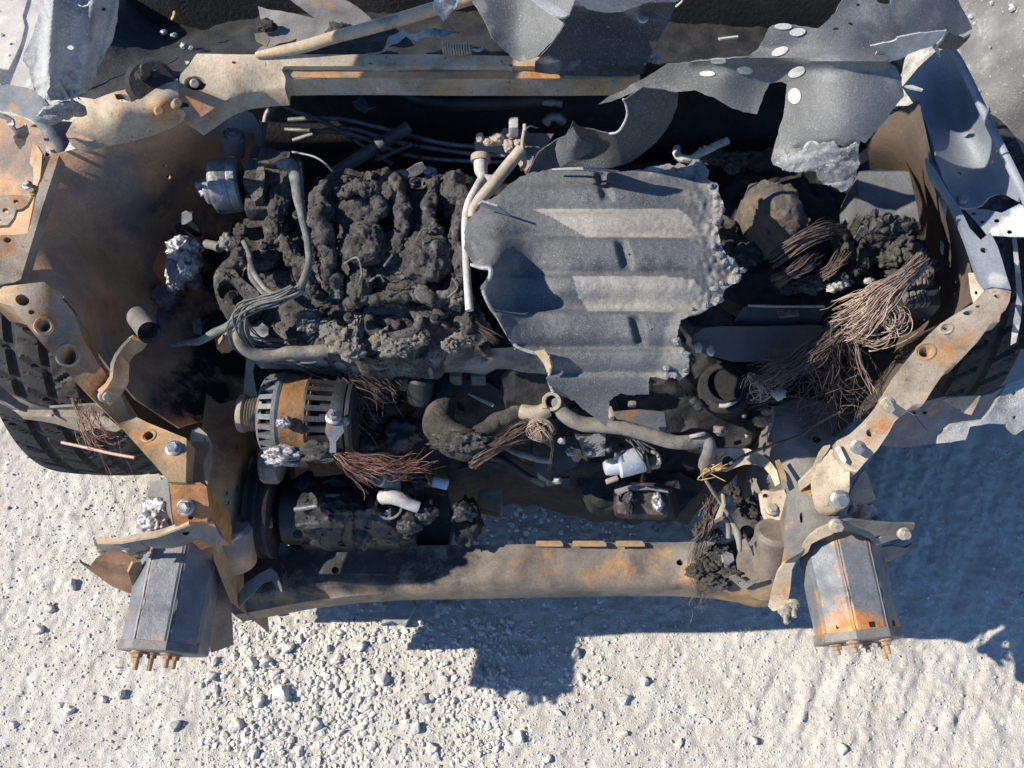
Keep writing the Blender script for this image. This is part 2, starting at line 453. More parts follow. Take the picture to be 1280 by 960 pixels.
M_PALE = mat('pale_blistered_skin', [(.19, .193, .20), (.28, .284, .29), (.36, .364, .37)], 22, rough=.75, bump=.45, bsc=300, second=[(.40, .40, .40), (.48, .48, .48)], speck=((.46, .465, .47), 600, .6), big=((.15, .15, .152), 14, .58, .1))
M_PALED = mat('blistered_grey_skin', [(.11, .113, .12), (.19, .193, .20), (.28, .283, .29)], 40, rough=.8, bump=.5, bsc=300, speck=((.34, .345, .35), 420, .60), big=((.09, .09, .092), 30, .56, .1))
M_SPOT = mat('pale_glue_residue', [(.33, .33, .32), (.44, .44, .425)], 60, rough=.8, bump=.3)
M_FEND = mat('burnt_fender_paint', [(.12, .135, .155), (.17, .19, .22), (.24, .26, .28)], 9, rough=.55, metal=.1, bump=.12, second=[(.5, .5, .5), (.55, .5, .42)])
M_ALU = mat('molten_aluminium', [(.20, .205, .215), (.38, .385, .40), (.55, .55, .555)], 40, rough=.45, metal=.5, bump=.5, bsc=160, big=((.08, .08, .08), 55, .55, .06))
M_ALUD = mat('dull_aluminium', [(.13, .13, .135), (.25, .25, .26), (.36, .36, .36)], 30, rough=.5, metal=.5, bump=.4, big=((.09, .085, .08), 30, .56, .1))
M_STEEL = mat('bright_steel', [(.32, .32, .31), (.5, .49, .47)], 30, rough=.35, metal=.8, bump=.15)
M_BOLT = mat('bolt_steel', [(.20, .17, .13), (.38, .35, .30), (.42, .33, .2)], 70, rough=.5, metal=.4, bump=.2)
M_RUSTBOLT = mat('rusty_bolt', [(.14, .08, .05), (.30, .19, .11), (.34, .26, .17)], 70, rough=.75, metal=.1, bump=.3)
M_COPPER = mat('oxidised_copper', [(.20, .14, .11), (.35, .26, .205), (.48, .38, .31)], 60, second=[(.05, .04, .034), (.12, .09, .07)], rough=.55, metal=.3, bump=.2)
M_COPPERD = mat('sooty_copper', [(.05, .037, .031), (.115, .085, .068), (.20, .155, .125)], 50, second=[(.02, .018, .017), (.05, .042, .036)], rough=.65, metal=.2, bump=.2)
M_COPPERR = mat('red_copper', [(.12, .062, .048), (.21, .115, .088), (.28, .17, .135)], 60, second=[(.03, .022, .02), (.09, .055, .045)], rough=.55, metal=.3, bump=.2)
M_GWIRE = mat('scorched_cable', [(.05, .052, .05), (.11, .115, .11), (.17, .19, .185)], 60, rough=.8, bump=.5)
M_RUBBER = mat('tyre_rubber', [(.018, .018, .019), (.032, .032, .033), (.05, .049, .048)], 20, rough=.8, bump=.3, spec=.25, big=((.075, .07, .065), 14, .58, .12))
M_HOLE = mat('black_cavity', [(.006, .006, .006), (.012, .011, .011)], 30, rough=.9, bump=0)
M_HOSE = mat('burnt_pipe', [(.08, .075, .068), (.17, .155, .135), (.26, .235, .2)], 30, rough=.7, bump=.35, big=((.05, .047, .043), 20, .56, .1))
M_TANROD = mat('tan_rod', [(.19, .15, .11), (.31, .26, .20), (.40, .34, .27)], 26, rough=.65, bump=.2)
M_WHITEP = mat('whitened_pipe', [(.24, .23, .22), (.38, .37, .36), (.5, .49, .48)], 30, rough=.6, bump=.3, big=((.28, .21, .15), 25, .6, .1))
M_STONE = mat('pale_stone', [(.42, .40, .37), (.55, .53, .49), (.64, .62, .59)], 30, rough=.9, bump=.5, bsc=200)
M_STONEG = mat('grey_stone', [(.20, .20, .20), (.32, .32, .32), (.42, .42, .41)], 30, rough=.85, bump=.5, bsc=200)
M_BLUECAP = mat('pale_blue_tube', [(.30, .40, .48), (.42, .54, .62)], 40, rough=.5, bump=.1)
# ---------------------------------------------------------------- ground: one sheet to the horizon
def vnoise(x, y, seed):
    xi, yi = np.floor(x).astype(np.int64), np.floor(y).astype(np.int64); fx, fy = x - xi, y - yi
    fx, fy = fx * fx * (3 - 2 * fx), fy * fy * (3 - 2 * fy)
    def h(a, b):
        n = (a * 374761393 + b * 668265263 + seed * 974711) & 0x7fffffff
        n = ((n ^ (n >> 13)) * 1274126177) & 0x7fffffff
        return ((n ^ (n >> 16)) & 0xffff) / 65535.0
    return (h(xi, yi) * (1 - fx) + h(xi + 1, yi) * fx) * (1 - fy) + (h(xi, yi + 1) * (1 - fx) + h(xi + 1, yi + 1) * fx) * fy
def sstep(a, b, x):
    t = np.clip((x - a) / (b - a), 0, 1); return t * t * (3 - 2 * t)
def ground_h(X, Y):
    z = np.zeros_like(X)
    for i, (s, a) in enumerate(((3, .012), (8, .003), (24, .0013), (60, .0011), (130, .0021))):
        z += a * (vnoise(X * s + 50, Y * s + 50, i + 1) - .5) * 2
    # ridged crusty relief
    for s, a, k in ((28, .0010, 11), (70, .0011, 12), (110, .0016, 13)):
        z += a * (1 - np.abs(vnoise(X * s + 90, Y * s + 40, k) - .5) * 4)
    # wind- and tyre-combed ridges at the lower right
    c, sn = math.cos(R(62)), math.sin(R(62))
    u, v = X * c + Y * sn, -X * sn + Y * c
    m = sstep(.30, .55, X) * (1 - sstep(1.1, 1.5, Y))
    z += m * .003 * (vnoise(u * 9 + 30, v * 45 + 30 + 2.0 * vnoise(u * 4 + 9, v * 4 + 9, 31), 21) - .5) * 2
    z += m * .002 * (vnoise(u * 14 + 30, v * 95 + 30, 22) - .5) * 2
    # added bank beside the car, raised so that sun reaches the ground there
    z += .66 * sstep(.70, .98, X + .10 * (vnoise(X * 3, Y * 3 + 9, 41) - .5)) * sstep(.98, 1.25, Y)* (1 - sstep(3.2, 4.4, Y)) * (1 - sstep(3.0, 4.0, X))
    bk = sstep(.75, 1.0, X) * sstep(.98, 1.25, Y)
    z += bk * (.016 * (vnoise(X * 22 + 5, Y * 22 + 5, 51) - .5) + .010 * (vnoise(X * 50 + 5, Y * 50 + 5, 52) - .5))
    return z
def lines(core, far):
    a, b, s = core; L = list(np.arange(a, b, s)); st = s
    x = L[-1]
    while x < far: st *= 1.22; x += st; L.append(x)
    x = L[0]; st = s
    while x > -far: st *= 1.22; x -= st; L.insert(0, x)
    return np.array(L)
gx, gy = lines((-1.12, 1.25, .0048), 260), lines((.02, .75, .0046), 260)
gy = np.sort(np.unique(np.concatenate([gy[gy < .75], np.arange(.75, 2.6, .014), 2.6 + (gy[gy > .76] - .75)])))
gx = np.sort(np.unique(np.concatenate([gx[(gx >= -1.12) & (gx <= 1.25)], np.arange(1.262, 3.2, .013), np.arange(-2.4, -1.13, .013), 3.2 + (gx[gx > 1.26] - 1.26), -2.4 + (gx[gx < -1.13] + 1.13)])))
GX, GY = np.meshgrid(gx, gy)
GZ = ground_h(GX, GY)
nx, ny = len(gx), len(gy)
idx = np.arange(nx * ny).reshape(ny, nx)
fq = np.stack([idx[:-1, :-1], idx[:-1, 1:], idx[1:, 1:], idx[1:, :-1]], -1).reshape(-1, 4)
me = bpy.data.meshes.new('ground')
me.vertices.add(nx * ny); me.vertices.foreach_set('co', np.stack([GX, GY, GZ], -1).astype(np.float32).ravel())
me.loops.add(fq.size); me.loops.foreach_set('vertex_index', fq.ravel().astype(np.int32))
me.polygons.add(len(fq)); me.polygons.foreach_set('loop_start', np.arange(0, fq.size, 4, dtype=np.int32))
me.update(calc_edges=True); me.polygons.foreach_set('use_smooth', [True] * len(fq))
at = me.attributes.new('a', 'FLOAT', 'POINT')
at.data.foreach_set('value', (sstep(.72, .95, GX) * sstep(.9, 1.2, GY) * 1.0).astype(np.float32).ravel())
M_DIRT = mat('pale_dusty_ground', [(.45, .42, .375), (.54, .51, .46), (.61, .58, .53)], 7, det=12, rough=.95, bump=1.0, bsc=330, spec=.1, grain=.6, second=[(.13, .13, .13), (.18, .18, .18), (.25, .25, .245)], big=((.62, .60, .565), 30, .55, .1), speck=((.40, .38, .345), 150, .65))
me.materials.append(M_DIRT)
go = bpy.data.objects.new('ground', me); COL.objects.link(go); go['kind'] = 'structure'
go['label'] = 'pale dusty dirt ground with fine gravel under the burnt car'
def gz(x, y): return float(ground_h(np.array([x]), np.array([y]))[0])

# gravel too fine to count
rnd = random.Random(3); V, F = [], []
shapes = []
for k in range(10):
    vs, fs = ico(1); o = Vector((k * 3.1, 0, 0))
    shapes.append(([Vector((v.x, v.y, v.z)) * (1 + .45 * noise.noise(v * 1.4 + o)) for v in vs], fs))
def add_stone(V, F, x, y, s, sink=.35):
    vs, fs = rnd.choice(shapes); b = len(V); q = Matrix.Rotation(rnd.random() * 6.28, 3, 'Z') @ Matrix.Rotation(rnd.uniform(-.5, .5), 3, 'X')
    e = Vector((rnd.uniform(.75, 1.3), rnd.uniform(.7, 1.1), rnd.uniform(.5, .8)))
    c = Vector((x, y, gz2(x, y) + s * (.6 - sink)))
    for v in vs: V.append(c + q @ Vector((v.x * e.x, v.y * e.y, v.z * e.z)) * s)
    for f in fs: F.append([b + i for i in f])
GIX, GIY = gx, gy
def gz2(x, y):
    i = min(max(np.searchsorted(GIX, x), 1), nx - 1); j = min(max(np.searchsorted(GIY, y), 1), ny - 1)
    return float(GZ[j, i])
def px_ground(n, xr, yr, smin, smax, power=2.2):
    for _ in range(n):
        p = W(rnd.uniform(*xr), rnd.uniform(*yr), 0)
        add_stone(V, F, p.x, p.y, smin + (smax - smin) * rnd.random() ** power, .45)
px_ground(3400, (250, 640), (775, 965), .0014, .0062, 2.8)
px_ground(500, (300, 470), (790, 965), .003, .008, 2.2)
px_ground(3800, (-10, 330), (560, 965), .0010, .0036, 3)
px_ground(2400, (560, 960), (780, 965), .0010, .0034, 3)
px_ground(1600, (930, 1290), (560, 965), .0010, .0034, 3)
px_ground(2200, (640, 1290), (770, 965), .0009, .0030, 2.5)
px_ground(300, (300, 760), (740, 890), .003, .008, 2)
px_ground(250, (560, 800), (590, 700), .003, .008, 2)
for _ in range(250):
    x, y = rnd.uniform(-1.5, -.95), rnd.uniform(1.2, 2.2); add_stone(V, F, x, y, .003 + .007 * rnd.random() ** 2, .4)
gr = link('gravel', mesh('gravel', V, F, False), M_STONE); gr['kind'] = 'stuff'; gr['label'] = 'fine pale gravel scattered over the dusty ground'; gr['category'] = 'gravel'

V, F = [], []
for _ in range(1600):
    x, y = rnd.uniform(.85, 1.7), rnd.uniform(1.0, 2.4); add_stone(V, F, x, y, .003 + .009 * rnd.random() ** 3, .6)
gr2 = link('gravel', mesh('gravel', V, F, False), M_STONEG); gr2['kind'] = 'stuff'; gr2['label'] = 'loose grey gravel on the added bank beside the right fender'; gr2['category'] = 'gravel'
# stones one can pick out in the photograph: x, y, half width in pixels, grey?, label
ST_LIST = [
 (84, 887, 8, 0, 'pale stone with a sharp dark shadow alone in the dust at the lower left'),
 (78, 887, 0, 0, ''),
 (352, 866, 14, 0, 'largest smooth pale stone in the gravel below the left crush can'),
 (323, 877, 9, 0, 'oval pale stone left of the largest gravel stone'),
 (314, 829, 9, 0, 'round pale stone nearest the shadow edge under the left beam end'),
 (331, 827, 9, 0, 'pale stone touching the right of the round stone at the shadow edge'),
 (342, 841, 9, 0, 'pale stone just below the pair at the shadow edge'),
 (359, 809, 10, 0, 'pale stone half inside the shadow below the beam'),
 (264, 845, 8, 0, 'flattish stone right below the left crush can bolts'),
 (149, 868, 8, 0, 'small pale stone in the dust left of the gravel patch'),
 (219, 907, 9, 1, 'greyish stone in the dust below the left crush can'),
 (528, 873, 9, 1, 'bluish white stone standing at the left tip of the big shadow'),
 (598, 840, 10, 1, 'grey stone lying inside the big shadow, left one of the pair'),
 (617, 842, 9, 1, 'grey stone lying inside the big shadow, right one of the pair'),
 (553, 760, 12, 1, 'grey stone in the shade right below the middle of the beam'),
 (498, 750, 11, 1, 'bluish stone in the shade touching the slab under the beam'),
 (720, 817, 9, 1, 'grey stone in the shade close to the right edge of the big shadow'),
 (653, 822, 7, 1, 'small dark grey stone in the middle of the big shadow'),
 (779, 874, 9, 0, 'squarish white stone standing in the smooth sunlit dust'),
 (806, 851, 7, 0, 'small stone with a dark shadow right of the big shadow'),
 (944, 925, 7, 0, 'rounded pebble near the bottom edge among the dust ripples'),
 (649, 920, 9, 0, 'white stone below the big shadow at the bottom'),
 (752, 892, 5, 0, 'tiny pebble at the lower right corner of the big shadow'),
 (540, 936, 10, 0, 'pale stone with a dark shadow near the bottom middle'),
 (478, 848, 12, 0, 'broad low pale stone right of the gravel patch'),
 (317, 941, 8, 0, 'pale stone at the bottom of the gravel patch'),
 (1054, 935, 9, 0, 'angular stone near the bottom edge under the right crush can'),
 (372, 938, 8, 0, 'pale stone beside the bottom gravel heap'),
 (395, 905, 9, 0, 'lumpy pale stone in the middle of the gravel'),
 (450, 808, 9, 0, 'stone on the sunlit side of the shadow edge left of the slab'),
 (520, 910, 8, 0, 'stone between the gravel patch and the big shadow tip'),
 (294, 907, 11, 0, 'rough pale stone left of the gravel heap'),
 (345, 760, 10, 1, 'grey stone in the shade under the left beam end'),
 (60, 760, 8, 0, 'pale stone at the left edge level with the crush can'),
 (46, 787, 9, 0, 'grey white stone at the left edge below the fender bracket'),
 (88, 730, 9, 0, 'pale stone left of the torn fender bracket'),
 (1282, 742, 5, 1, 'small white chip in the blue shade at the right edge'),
]
for i, (x, y, hw, g, lab) in enumerate(ST_LIST):
    if hw == 0: continue
    p = W(x, y, .008); s = hw * .86 / ppm(y, .008)
    vs, fs = ico(3); o = Vector((i * 5.7, 1, 2)); Vv = []
    e = Vector((rnd.uniform(.95, 1.1), rnd.uniform(.8, 1.0), rnd.uniform(.6, .8))); q = Matrix.Rotation(rnd.random() * 6, 3, 'Z')
    for v in vs:
        k = 1 + .33 * noise.noise(v * 1.1 + o) + .10 * noise.noise(v * 3 + o); u = v.copy()
        # knapped faces
        for d in (Vector((1, .3, .4)), Vector((-.6, .8, .3)), Vector((-.2, -.9, .5)), Vector((.1, .2, 1))):
            d = d.normalized(); t = u.dot(d)
            if t > .68: u -= d * (t - .68) * .95
        Vv.append(p + q @ Vector((u.x * e.x, u.y * e.y, u.z * e.z)) * s * k)
    zb = gz2(p.x, p.y); dz = zb - min(v.z for v in Vv) - s * .28
    for v in Vv: v.z += dz
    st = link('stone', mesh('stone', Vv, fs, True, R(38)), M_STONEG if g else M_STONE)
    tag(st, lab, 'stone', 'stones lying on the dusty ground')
# mid-size pebbles that nothing tells apart
for k in range(48):
    z = rnd.random()
    if z < .62: x, y = rnd.gauss(385, 75), rnd.uniform(800, 955)
    elif z < .8: x, y = rnd.uniform(0, 170), rnd.uniform(620, 955)
    else: x, y = rnd.uniform(560, 1230), rnd.uniform(880, 955)
    p = W(x, y, 0); s = rnd.uniform(3.5, 6.5) / ppm(y, 0)
    Vv, Ff = [], []; add_stone(Vv, Ff, p.x, p.y, s, .3)
    st = link('pebble', mesh('pebble', Vv, Ff, True, R(24)), M_STONE)
    tag(st, 'small pale pebble lying in the sunlit dust', 'pebble', 'small pebbles in the sunlit dust')
sl = sheet('flat_slab', [(476, 780), (487, 748), (512, 744), (519, 758), (506, 782), (490, 776)], .022, M_STONEG, None, th=.016, step=6, rough=.003, rsc=60, oc=3)
tag(sl, 'flat grey slab of stone in the shade below the beam', 'stone')
# ---------------------------------------------------------------- the burnt car
CAR = tag(empty('burnt_car', (0, 1.0, 0)), 'burnt out car with its bare rusty engine bay open to the sun', 'car')

def tire(cx, cy=.885):
    cz, Rr, wd = .30, .305, .205
    root = link('wheel', mesh('wheel', *cyl_geo(Vector((cx - .07, cy, cz)), Vector((cx + .07, cy, cz)), .19)), M_SOOTM, CAR)
    nv, nu = 46, 540; V = []; 
    for i in range(nu):
        a = 2 * math.pi * i / nu
        for j in range(nv):
            t = j / (nv - 1); s = (t - .5) * 2                      # across the tyre
            if abs(s) < .80:
                r = Rr - .006 * (s / .8) ** 2; x = s * wd * .60
                g = min(abs(s - q) for q in (-.42, 0, .42))
                if g < .055: r -= .008
                else:
                    ph = a * 34 / (2 * math.pi) + 1.6 * abs(s) + (.5 if s > 0 else 0)
                    f = ph % 1
                    if f < .16: r -= .006
                    f2 = (ph * 2.0 + .33 + 1.3 * s) % 1
                    if f2 < .10: r -= .003
            else:
                k = (abs(s) - .8) / .2; ang = k * math.pi * .62
                r = Rr - .006 - (1 - math.cos(ang)) * .075; x = math.copysign(wd * .48 + math.sin(ang) * .028, s)
                r -= .0012 if int(k * 9) % 2 else 0
            V.append(Vector((cx + x, cy + math.cos(a) * r, cz + math.sin(a) * r)))
    F = [(i * nv + j, i * nv + j + 1, ((i + 1) % nu) * nv + j + 1, ((i + 1) % nu) * nv + j) for i in range(nu) for j in range(nv - 1)]
    o = link('tyre', mesh('tyre', V, F, True, R(28)), M_RUBBER, root)
    return root
def cyl_geo(a, b, r, seg=32):
    d = (b - a).normalized(); u = d.orthogonal().normalized(); v = d.cross(u)
    V = [p + (u * math.cos(2 * math.pi * k / seg) + v * math.sin(2 * math.pi * k / seg)) * r for p in (a, b) for k in range(seg)]
    F = [(k, (k + 1) % seg, seg + (k + 1) % seg, seg + k) for k in range(seg)] + [list(range(seg))[::-1], list(range(seg, 2 * seg))]
    return V, F
tire(-.745); tire(.765, 1.0)

# --- firewall, floor of the bay and the dark engine mass
def surf(name, fn, nu, nv, m, parent, th=.004):
    V = [Vector(fn(i / (nu - 1), j / (nv - 1))) for j in range(nv) for i in range(nu)]
    F = [(j * nu + i, j * nu + i + 1, (j + 1) * nu + i + 1, (j + 1) * nu + i) for j in range(nv - 1) for i in range(nu - 1)]
    return link(name, mesh(name, V, F), m, parent)
def fw(u, v):
    x = -.62 + 1.24 * u; z = .855 - .62 * v
    y = 1.10 - .03 * math.sin(v * 3.1) + .012 * noise.noise(Vector((x * 5, z * 7, 0))) + .01 * math.sin(v * 26) * (1 if .2 < v < .6 else 0) - .28 * max(0, v - .6) ** 1.2
    return (x, y, z)
surf('firewall', fw, 60, 40, M_SOOT, CAR)
ENG = sheet('engine_block', [(300, 232), (590, 222), (880, 195), (1085, 200), (1110, 300), (1095, 430), (1000, 500), (930, 560), (890, 600), (760, 598), (650, 575), (560, 590), (520, 560), (330, 545), (315, 450)],
      [(300, 232, .60), (590, 222, .60), (880, 200, .60), (1100, 250, .60), (1090, 430, .52), (930, 555, .44), (760, 590, .40), (540, 580, .42), (330, 545, .44), (320, 450, .50), (650, 430, .60), (480, 430, .58), (900, 400, .58)],
      M_SOOT, CAR, th=.22, step=7, rough=.018, rsc=28, oc=5)
ENG['label'] = 'soot black engine under the char and the ribbed sheet'
# rear cross tubes and hoses in the dark in front of the firewall
for pts, r, m in (([(360, 150, .66), (420, 148, .66), (470, 158, .66), (560, 180, .66), (640, 184, .66)], .0035, M_GWIRE),
                  ([(366, 176, .64), (430, 160, .65), (500, 178, .64), (590, 192, .64), (650, 194, .64)], .0035, M_GWIRE),
                  ([(356, 162, .65), (440, 168, .65), (520, 196, .63), (640, 203, .63)], .003, M_GWIRE),
                  ([(345, 120, .72), (360, 135, .7), (410, 155, .66), (490, 205, .62)], .003, M_GWIRE),
                  ([(350, 130, .7), (335, 140, .7), (330, 160, .69), (326, 185, .68)], .004, M_GWIRE),
                  ([(470, 200, .64), (515, 180, .66)], .003, M_GWIRE),
                  ([(668, 125, .74), (703, 129, .74)], .006, M_GWIRE),
                  ([(682, 154, .68), (688, 146, .69), (697, 146, .69), (704, 153, .68)], .007, M_GWIRE)):
    tube('brake_line', pts, r * 1.15, M_ALUD, CAR, 8)
tube('steering_shaft', [(416, 218, .66), (460, 190, .68), (512, 158, .70)], .010, M_BLUEST, CAR, 14)
disc_ring('shaft_collar', 476, 180, .69, .013, .009, .006, M_BLUEST, CAR, ax=W(512, 158, .70) - W(416, 218, .66))
tube('heat_pipe', [(500, 108, .74), (530, 125, .74), (600, 128, .74), (690, 122, .74)], .012, M_SOOTM, CAR, 10)
sheet('hanging_flake', [(440, 128), (452, 120), (462, 134), (468, 132), (455, 140), (450, 138)], .72, M_BLUEST, CAR, step=4, jag=1.5)

# --- inner aprons
LA = sheet('inner_apron', [(58, 196), (95, 186), (190, 165), (250, 140), (300, 128), (318, 150), (322, 190), (300, 240), (285, 300), (275, 360), (290, 410), (308, 450), (303, 505), (270, 520), (225, 535), (170, 500), (140, 465), (112, 425), (98, 392), (72, 362), (40, 352), (24, 348)],
      [(24, 348, .775), (58, 196, .795), (98, 392, .745), (140, 465, .66), (225, 535, .53), (303, 505, .46), (290, 410, .46), (285, 300, .50), (322, 190, .60), (318, 150, .70), (250, 140, .80), (150, 180, .80), (150, 300, .64), (170, 250, .70), (200, 380, .54), (80, 280, .73), (240, 260, .58), (150, 420, .60)],
      M_DARKRUST, CAR, step=8, rough=.003, rsc=9, holes=[(206, 208, 2.5), (211, 222, 2.5), (266, 512, 4, 3), (262, 497, 3)],
      paint=[(110, 330, 50, .42), (130, 400, 40, .5), (90, 240, 40, .36), (180, 420, 30, .4), (160, 350, 40, .36)],
      soot=[(280, 340, 55, .75), (285, 430, 55, .8), (255, 490, 50, .75), (220, 500, 40, .6), (285, 250, 45, .55), (210, 370, 40, .5), (200, 270, 35, .35)])
LA['label'] = 'rusty brown inner wing in shade beside the diagonal rail'
# ribs pressed in the apron
RA = sheet('inner_apron', [(1085, 180), (1110, 145), (1150, 125), (1165, 200), (1190, 245), (1204, 300), (1215, 345), (1216, 378), (1180, 405), (1145, 440), (1100, 500), (1045, 548), (985, 520), (960, 515), (985, 480), (1080, 440), (1150, 400), (1165, 330), (1150, 260), (1090, 215)],
      [(1085, 180, .70), (1150, 125, .84), (1190, 245, .82), (1216, 378, .76), (1145, 440, .68), (1045, 548, .54), (960, 515, .47), (1080, 440, .48), (1150, 400, .54), (1165, 330, .56), (1090, 215, .62), (1150, 260, .60)],
      M_APRON, CAR, step=9, rough=.003, rsc=9)
for poly, z in (([(1174, 248), (1179, 242), (1184, 258), (1182, 272), (1178, 262)], .80), ([(1176, 300), (1180, 305), (1179, 318), (1176, 312)], .72)):
    sheet('apron_tab', poly, z, M_TANR, RA, step=4)

# --- upper left rail pieces
RL = sheet('upper_wing_rail', [(-14, 357), (18, 353), (26, 349), (52, 262), (74, 194), (67, 186), (56, 215), (45, 246), (36, 290), (30, 293), (-14, 294)], [(0, 340, .80), (74, 194, .815), (30, 293, .80), (-10, 294, .81)], M_TANR, CAR, th=.018, step=6, holes=[(9, 300, 5, 3.5)], paint=[(62, 215, 35, .45), (5, 300, 25, .5)])
sheet('rail_recess', [(-14, 138), (28, 146), (52, 160), (58, 186), (44, 240), (34, 294), (-14, 294)], [(-10, 140, .76), (52, 160, .76), (34, 294, .755), (-10, 290, .75)], M_DARKRUST, CAR, step=8, rough=.002, rsc=12)
sheet('rail_flange', [(41, 180), (47, 183), (53, 192), (50, 222), (46, 232), (41, 230), (42, 210), (37, 204)], [(41, 180, .79), (46, 232, .79), (53, 192, .80)], M_TAN, CAR, step=4, jag=.6, paint=[(46, 210, 20, .3)])
BR = sheet('hinge_bracket', [(-14, 246), (10, 243), (40, 245), (34, 256), (27, 261), (20, 262), (17, 272), (10, 281), (-14, 283)], [(-10, 246, .805), (40, 245, .80), (10, 281, .80)], M_TANR, CAR, th=.006, step=5, holes=[(20, 252, 3.5, 2.5), (7, 263, 4, 3), (-2, 276, 4, 3)], paint=[(20, 248, 16, .5)])
bolt(34, 231, .765, .006, M_ALU, CAR); bolt(41, 240, .775, .005, M_RUSTBOLT, CAR)
sheet('wing_bracket', [(92, 232), (98, 214), (112, 208), (131, 206), (128, 212), (112, 224), (108, 236), (100, 240)], [(98, 214, .745), (131, 206, .76), (100, 240, .72)], M_BLUEST, CAR, step=4)
sheet('wing_bracket', [(94, 226), (110, 223), (131, 206), (132, 211), (113, 226), (108, 236), (96, 234)], [(94, 226, .74), (131, 206, .77), (96, 234, .735)], M_TANR, CAR, step=3)
cyl('bracket_foot', (101, 238, .71), (100, 229, .735), .010, M_GREYST, CAR, 16)

# --- diagonal rails
DL = sheet('diagonal_rail', [(-12, 360), (12, 357), (40, 354), (55, 352), (74, 370), (92, 390), (99, 408), (104, 424), (120, 450), (136, 472), (154, 500), (160, 516), (184, 528), (233, 548), (233, 575), (232, 603), (211, 602), (195, 583), (177, 563), (148, 531), (121, 504), (93, 476), (74, 454), (57, 435), (36, 409), (16, 383), (-2, 378), (-12, 377)],
      [(-12, 365, .79), (55, 352, .795), (16, 383, .785), (93, 390, .755), (57, 437, .755), (104, 424, .735), (93, 476, .715), (136, 472, .70), (121, 504, .69), (160, 516, .655), (177, 563, .665), (233, 548, .665), (232, 600, .655), (211, 600, .66)],
      M_TAN, CAR, th=.05, step=5, holes=[(28, 375, 9, 7, 20), (39, 390, 4, 3), (55, 408, 6.5, 6), (85, 444, 10, 12, -20), (186, 545, 6, 5.5)],
      paint=[(50, 395, 38, .5), (75, 430, 30, .5), (120, 490, 28, .7), (128, 500, 20, .6), (140, 515, 22, .55), (180, 545, 22, .45), (85, 460, 20, .42)])
DL['label'] = 'tan burnt rail sloping down from the wing to the crush can'
disc_ring('hole_boss', 55, 408, onz(DL, 55, 408), .0125, .0075, .003, M_TAN, DL, ax=onn(DL, 55, 408))
disc_ring('hole_boss', 85, 444, onz(DL, 85, 444), .0155, .0125, .0012, M_TANR, DL, ax=onn(DL, 85, 444))
disc_ring('hole_boss', 186, 545, onz(DL, 186, 545), .0105, .0075, .0012, M_TAN, DL, ax=onn(DL, 186, 545))
bolt(217, 560, onz(DL, 217, 560) + .001, .009, M_STEEL, DL, ax=onn(DL, 217, 560))
bolt(132, 495, onz(DL, 132, 495) + .006, .0075, M_BOLT, DL, ax=onn(DL, 132, 495))
DR = sheet('diagonal_rail', [(1231, 362), (1245, 360), (1264, 364), (1262, 376), (1257, 387), (1251, 392), (1249, 402), (1237, 406), (1230, 416), (1222, 427), (1208, 442), (1194, 457), (1183, 463), (1175, 473), (1165, 488), (1155, 504), (1142, 506), (1130, 515), (1118, 528), (1111, 541), (1103, 553), (1096, 563), (1083, 576), (1071, 590), (1057, 588), (1044, 565), (1046, 551), (1062, 543), (1077, 529), (1090, 515), (1100, 502), (1111, 484), (1122, 466), (1134, 450), (1146, 435), (1160, 419), (1175, 405), (1195, 392), (1216, 380)],
      [(1231, 362, .795), (1264, 364, .795), (1216, 380, .79), (1249, 402, .775), (1175, 405, .765), (1222, 427, .75), (1146, 435, .73), (1194, 457, .715), (1122, 466, .70), (1165, 488, .685), (1100, 502, .665), (1130, 515, .655), (1077, 529, .63), (1103, 553, .615), (1046, 551, .60), (1071, 590, .585)],
      M_TANR, CAR, th=.02, step=5, holes=[(1211, 391, 7.5, 3, -5), (1248, 371, 6, 2.5, 20), (1183, 410, 5, 2.6, -5), (1157, 439, 9, 7, -25), (1088, 541, 5.5, 5), (1223, 383, 4, 1.6)],
      paint=[(1157, 439, 16, .55), (1180, 440, 22, .45), (1100, 530, 16, .5), (1205, 420, 20, .42), (1090, 550, 12, .4)])
DR['label'] = 'pale burnt rail with four holes sloping over the tyre in full sun'
disc_ring('hole_boss', 1183, 410, onz(DR, 1183, 410), .009, .006, .001, M_TANR, DR, ax=onn(DR, 1183, 410))
disc_ring('hole_boss', 1157, 439, onz(DR, 1157, 439), .0135, .0105, .001, M_TAN, DR, ax=onn(DR, 1157, 439))
bolt(1108, 504, onz(DR, 1108, 504) + .001, .0085, M_BOLT, DR, ax=onn(DR, 1108, 504), h=.018)
bolt(1072, 559, onz(DR, 1072, 559) + .001, .0085, M_STEEL, DR, ax=onn(DR, 1072, 559), h=.018)
# hose clip arm on the left rail
sheet('clip_arm', [(122, 488), (131, 481), (138, 471), (139, 455), (144, 443), (153, 432), (160, 424), (166, 420), (186, 428), (178, 438), (168, 444), (162, 452), (161, 468), (161, 478), (153, 492), (137, 508), (128, 498)],
      [(122, 488, .705), (138, 471, .715), (150, 440, .735), (170, 425, .745), (160, 460, .715), (150, 495, .69), (137, 508, .685)], M_TAN, CAR, th=.004, step=5, paint=[(140, 490, 25, .25), (165, 430, 14, .4)])
sheet('clip_arm_edge', [(122, 488), (131, 480), (137, 470), (138, 455), (143, 443), (152, 431), (160, 423), (164, 424), (154, 434), (146, 446), (142, 457), (141, 472), (134, 484), (126, 493)], [(122, 488, .715), (138, 470, .728), (150, 435, .748), (162, 424, .752)], M_DARKRUST, CAR, th=.012, step=4)
V, F = [], []
tube_geo(V, F, [W(172, 396, .715), W(178, 404, .728), W(184, 412, .744), W(187, 416, .752)], .0150, 26, False)
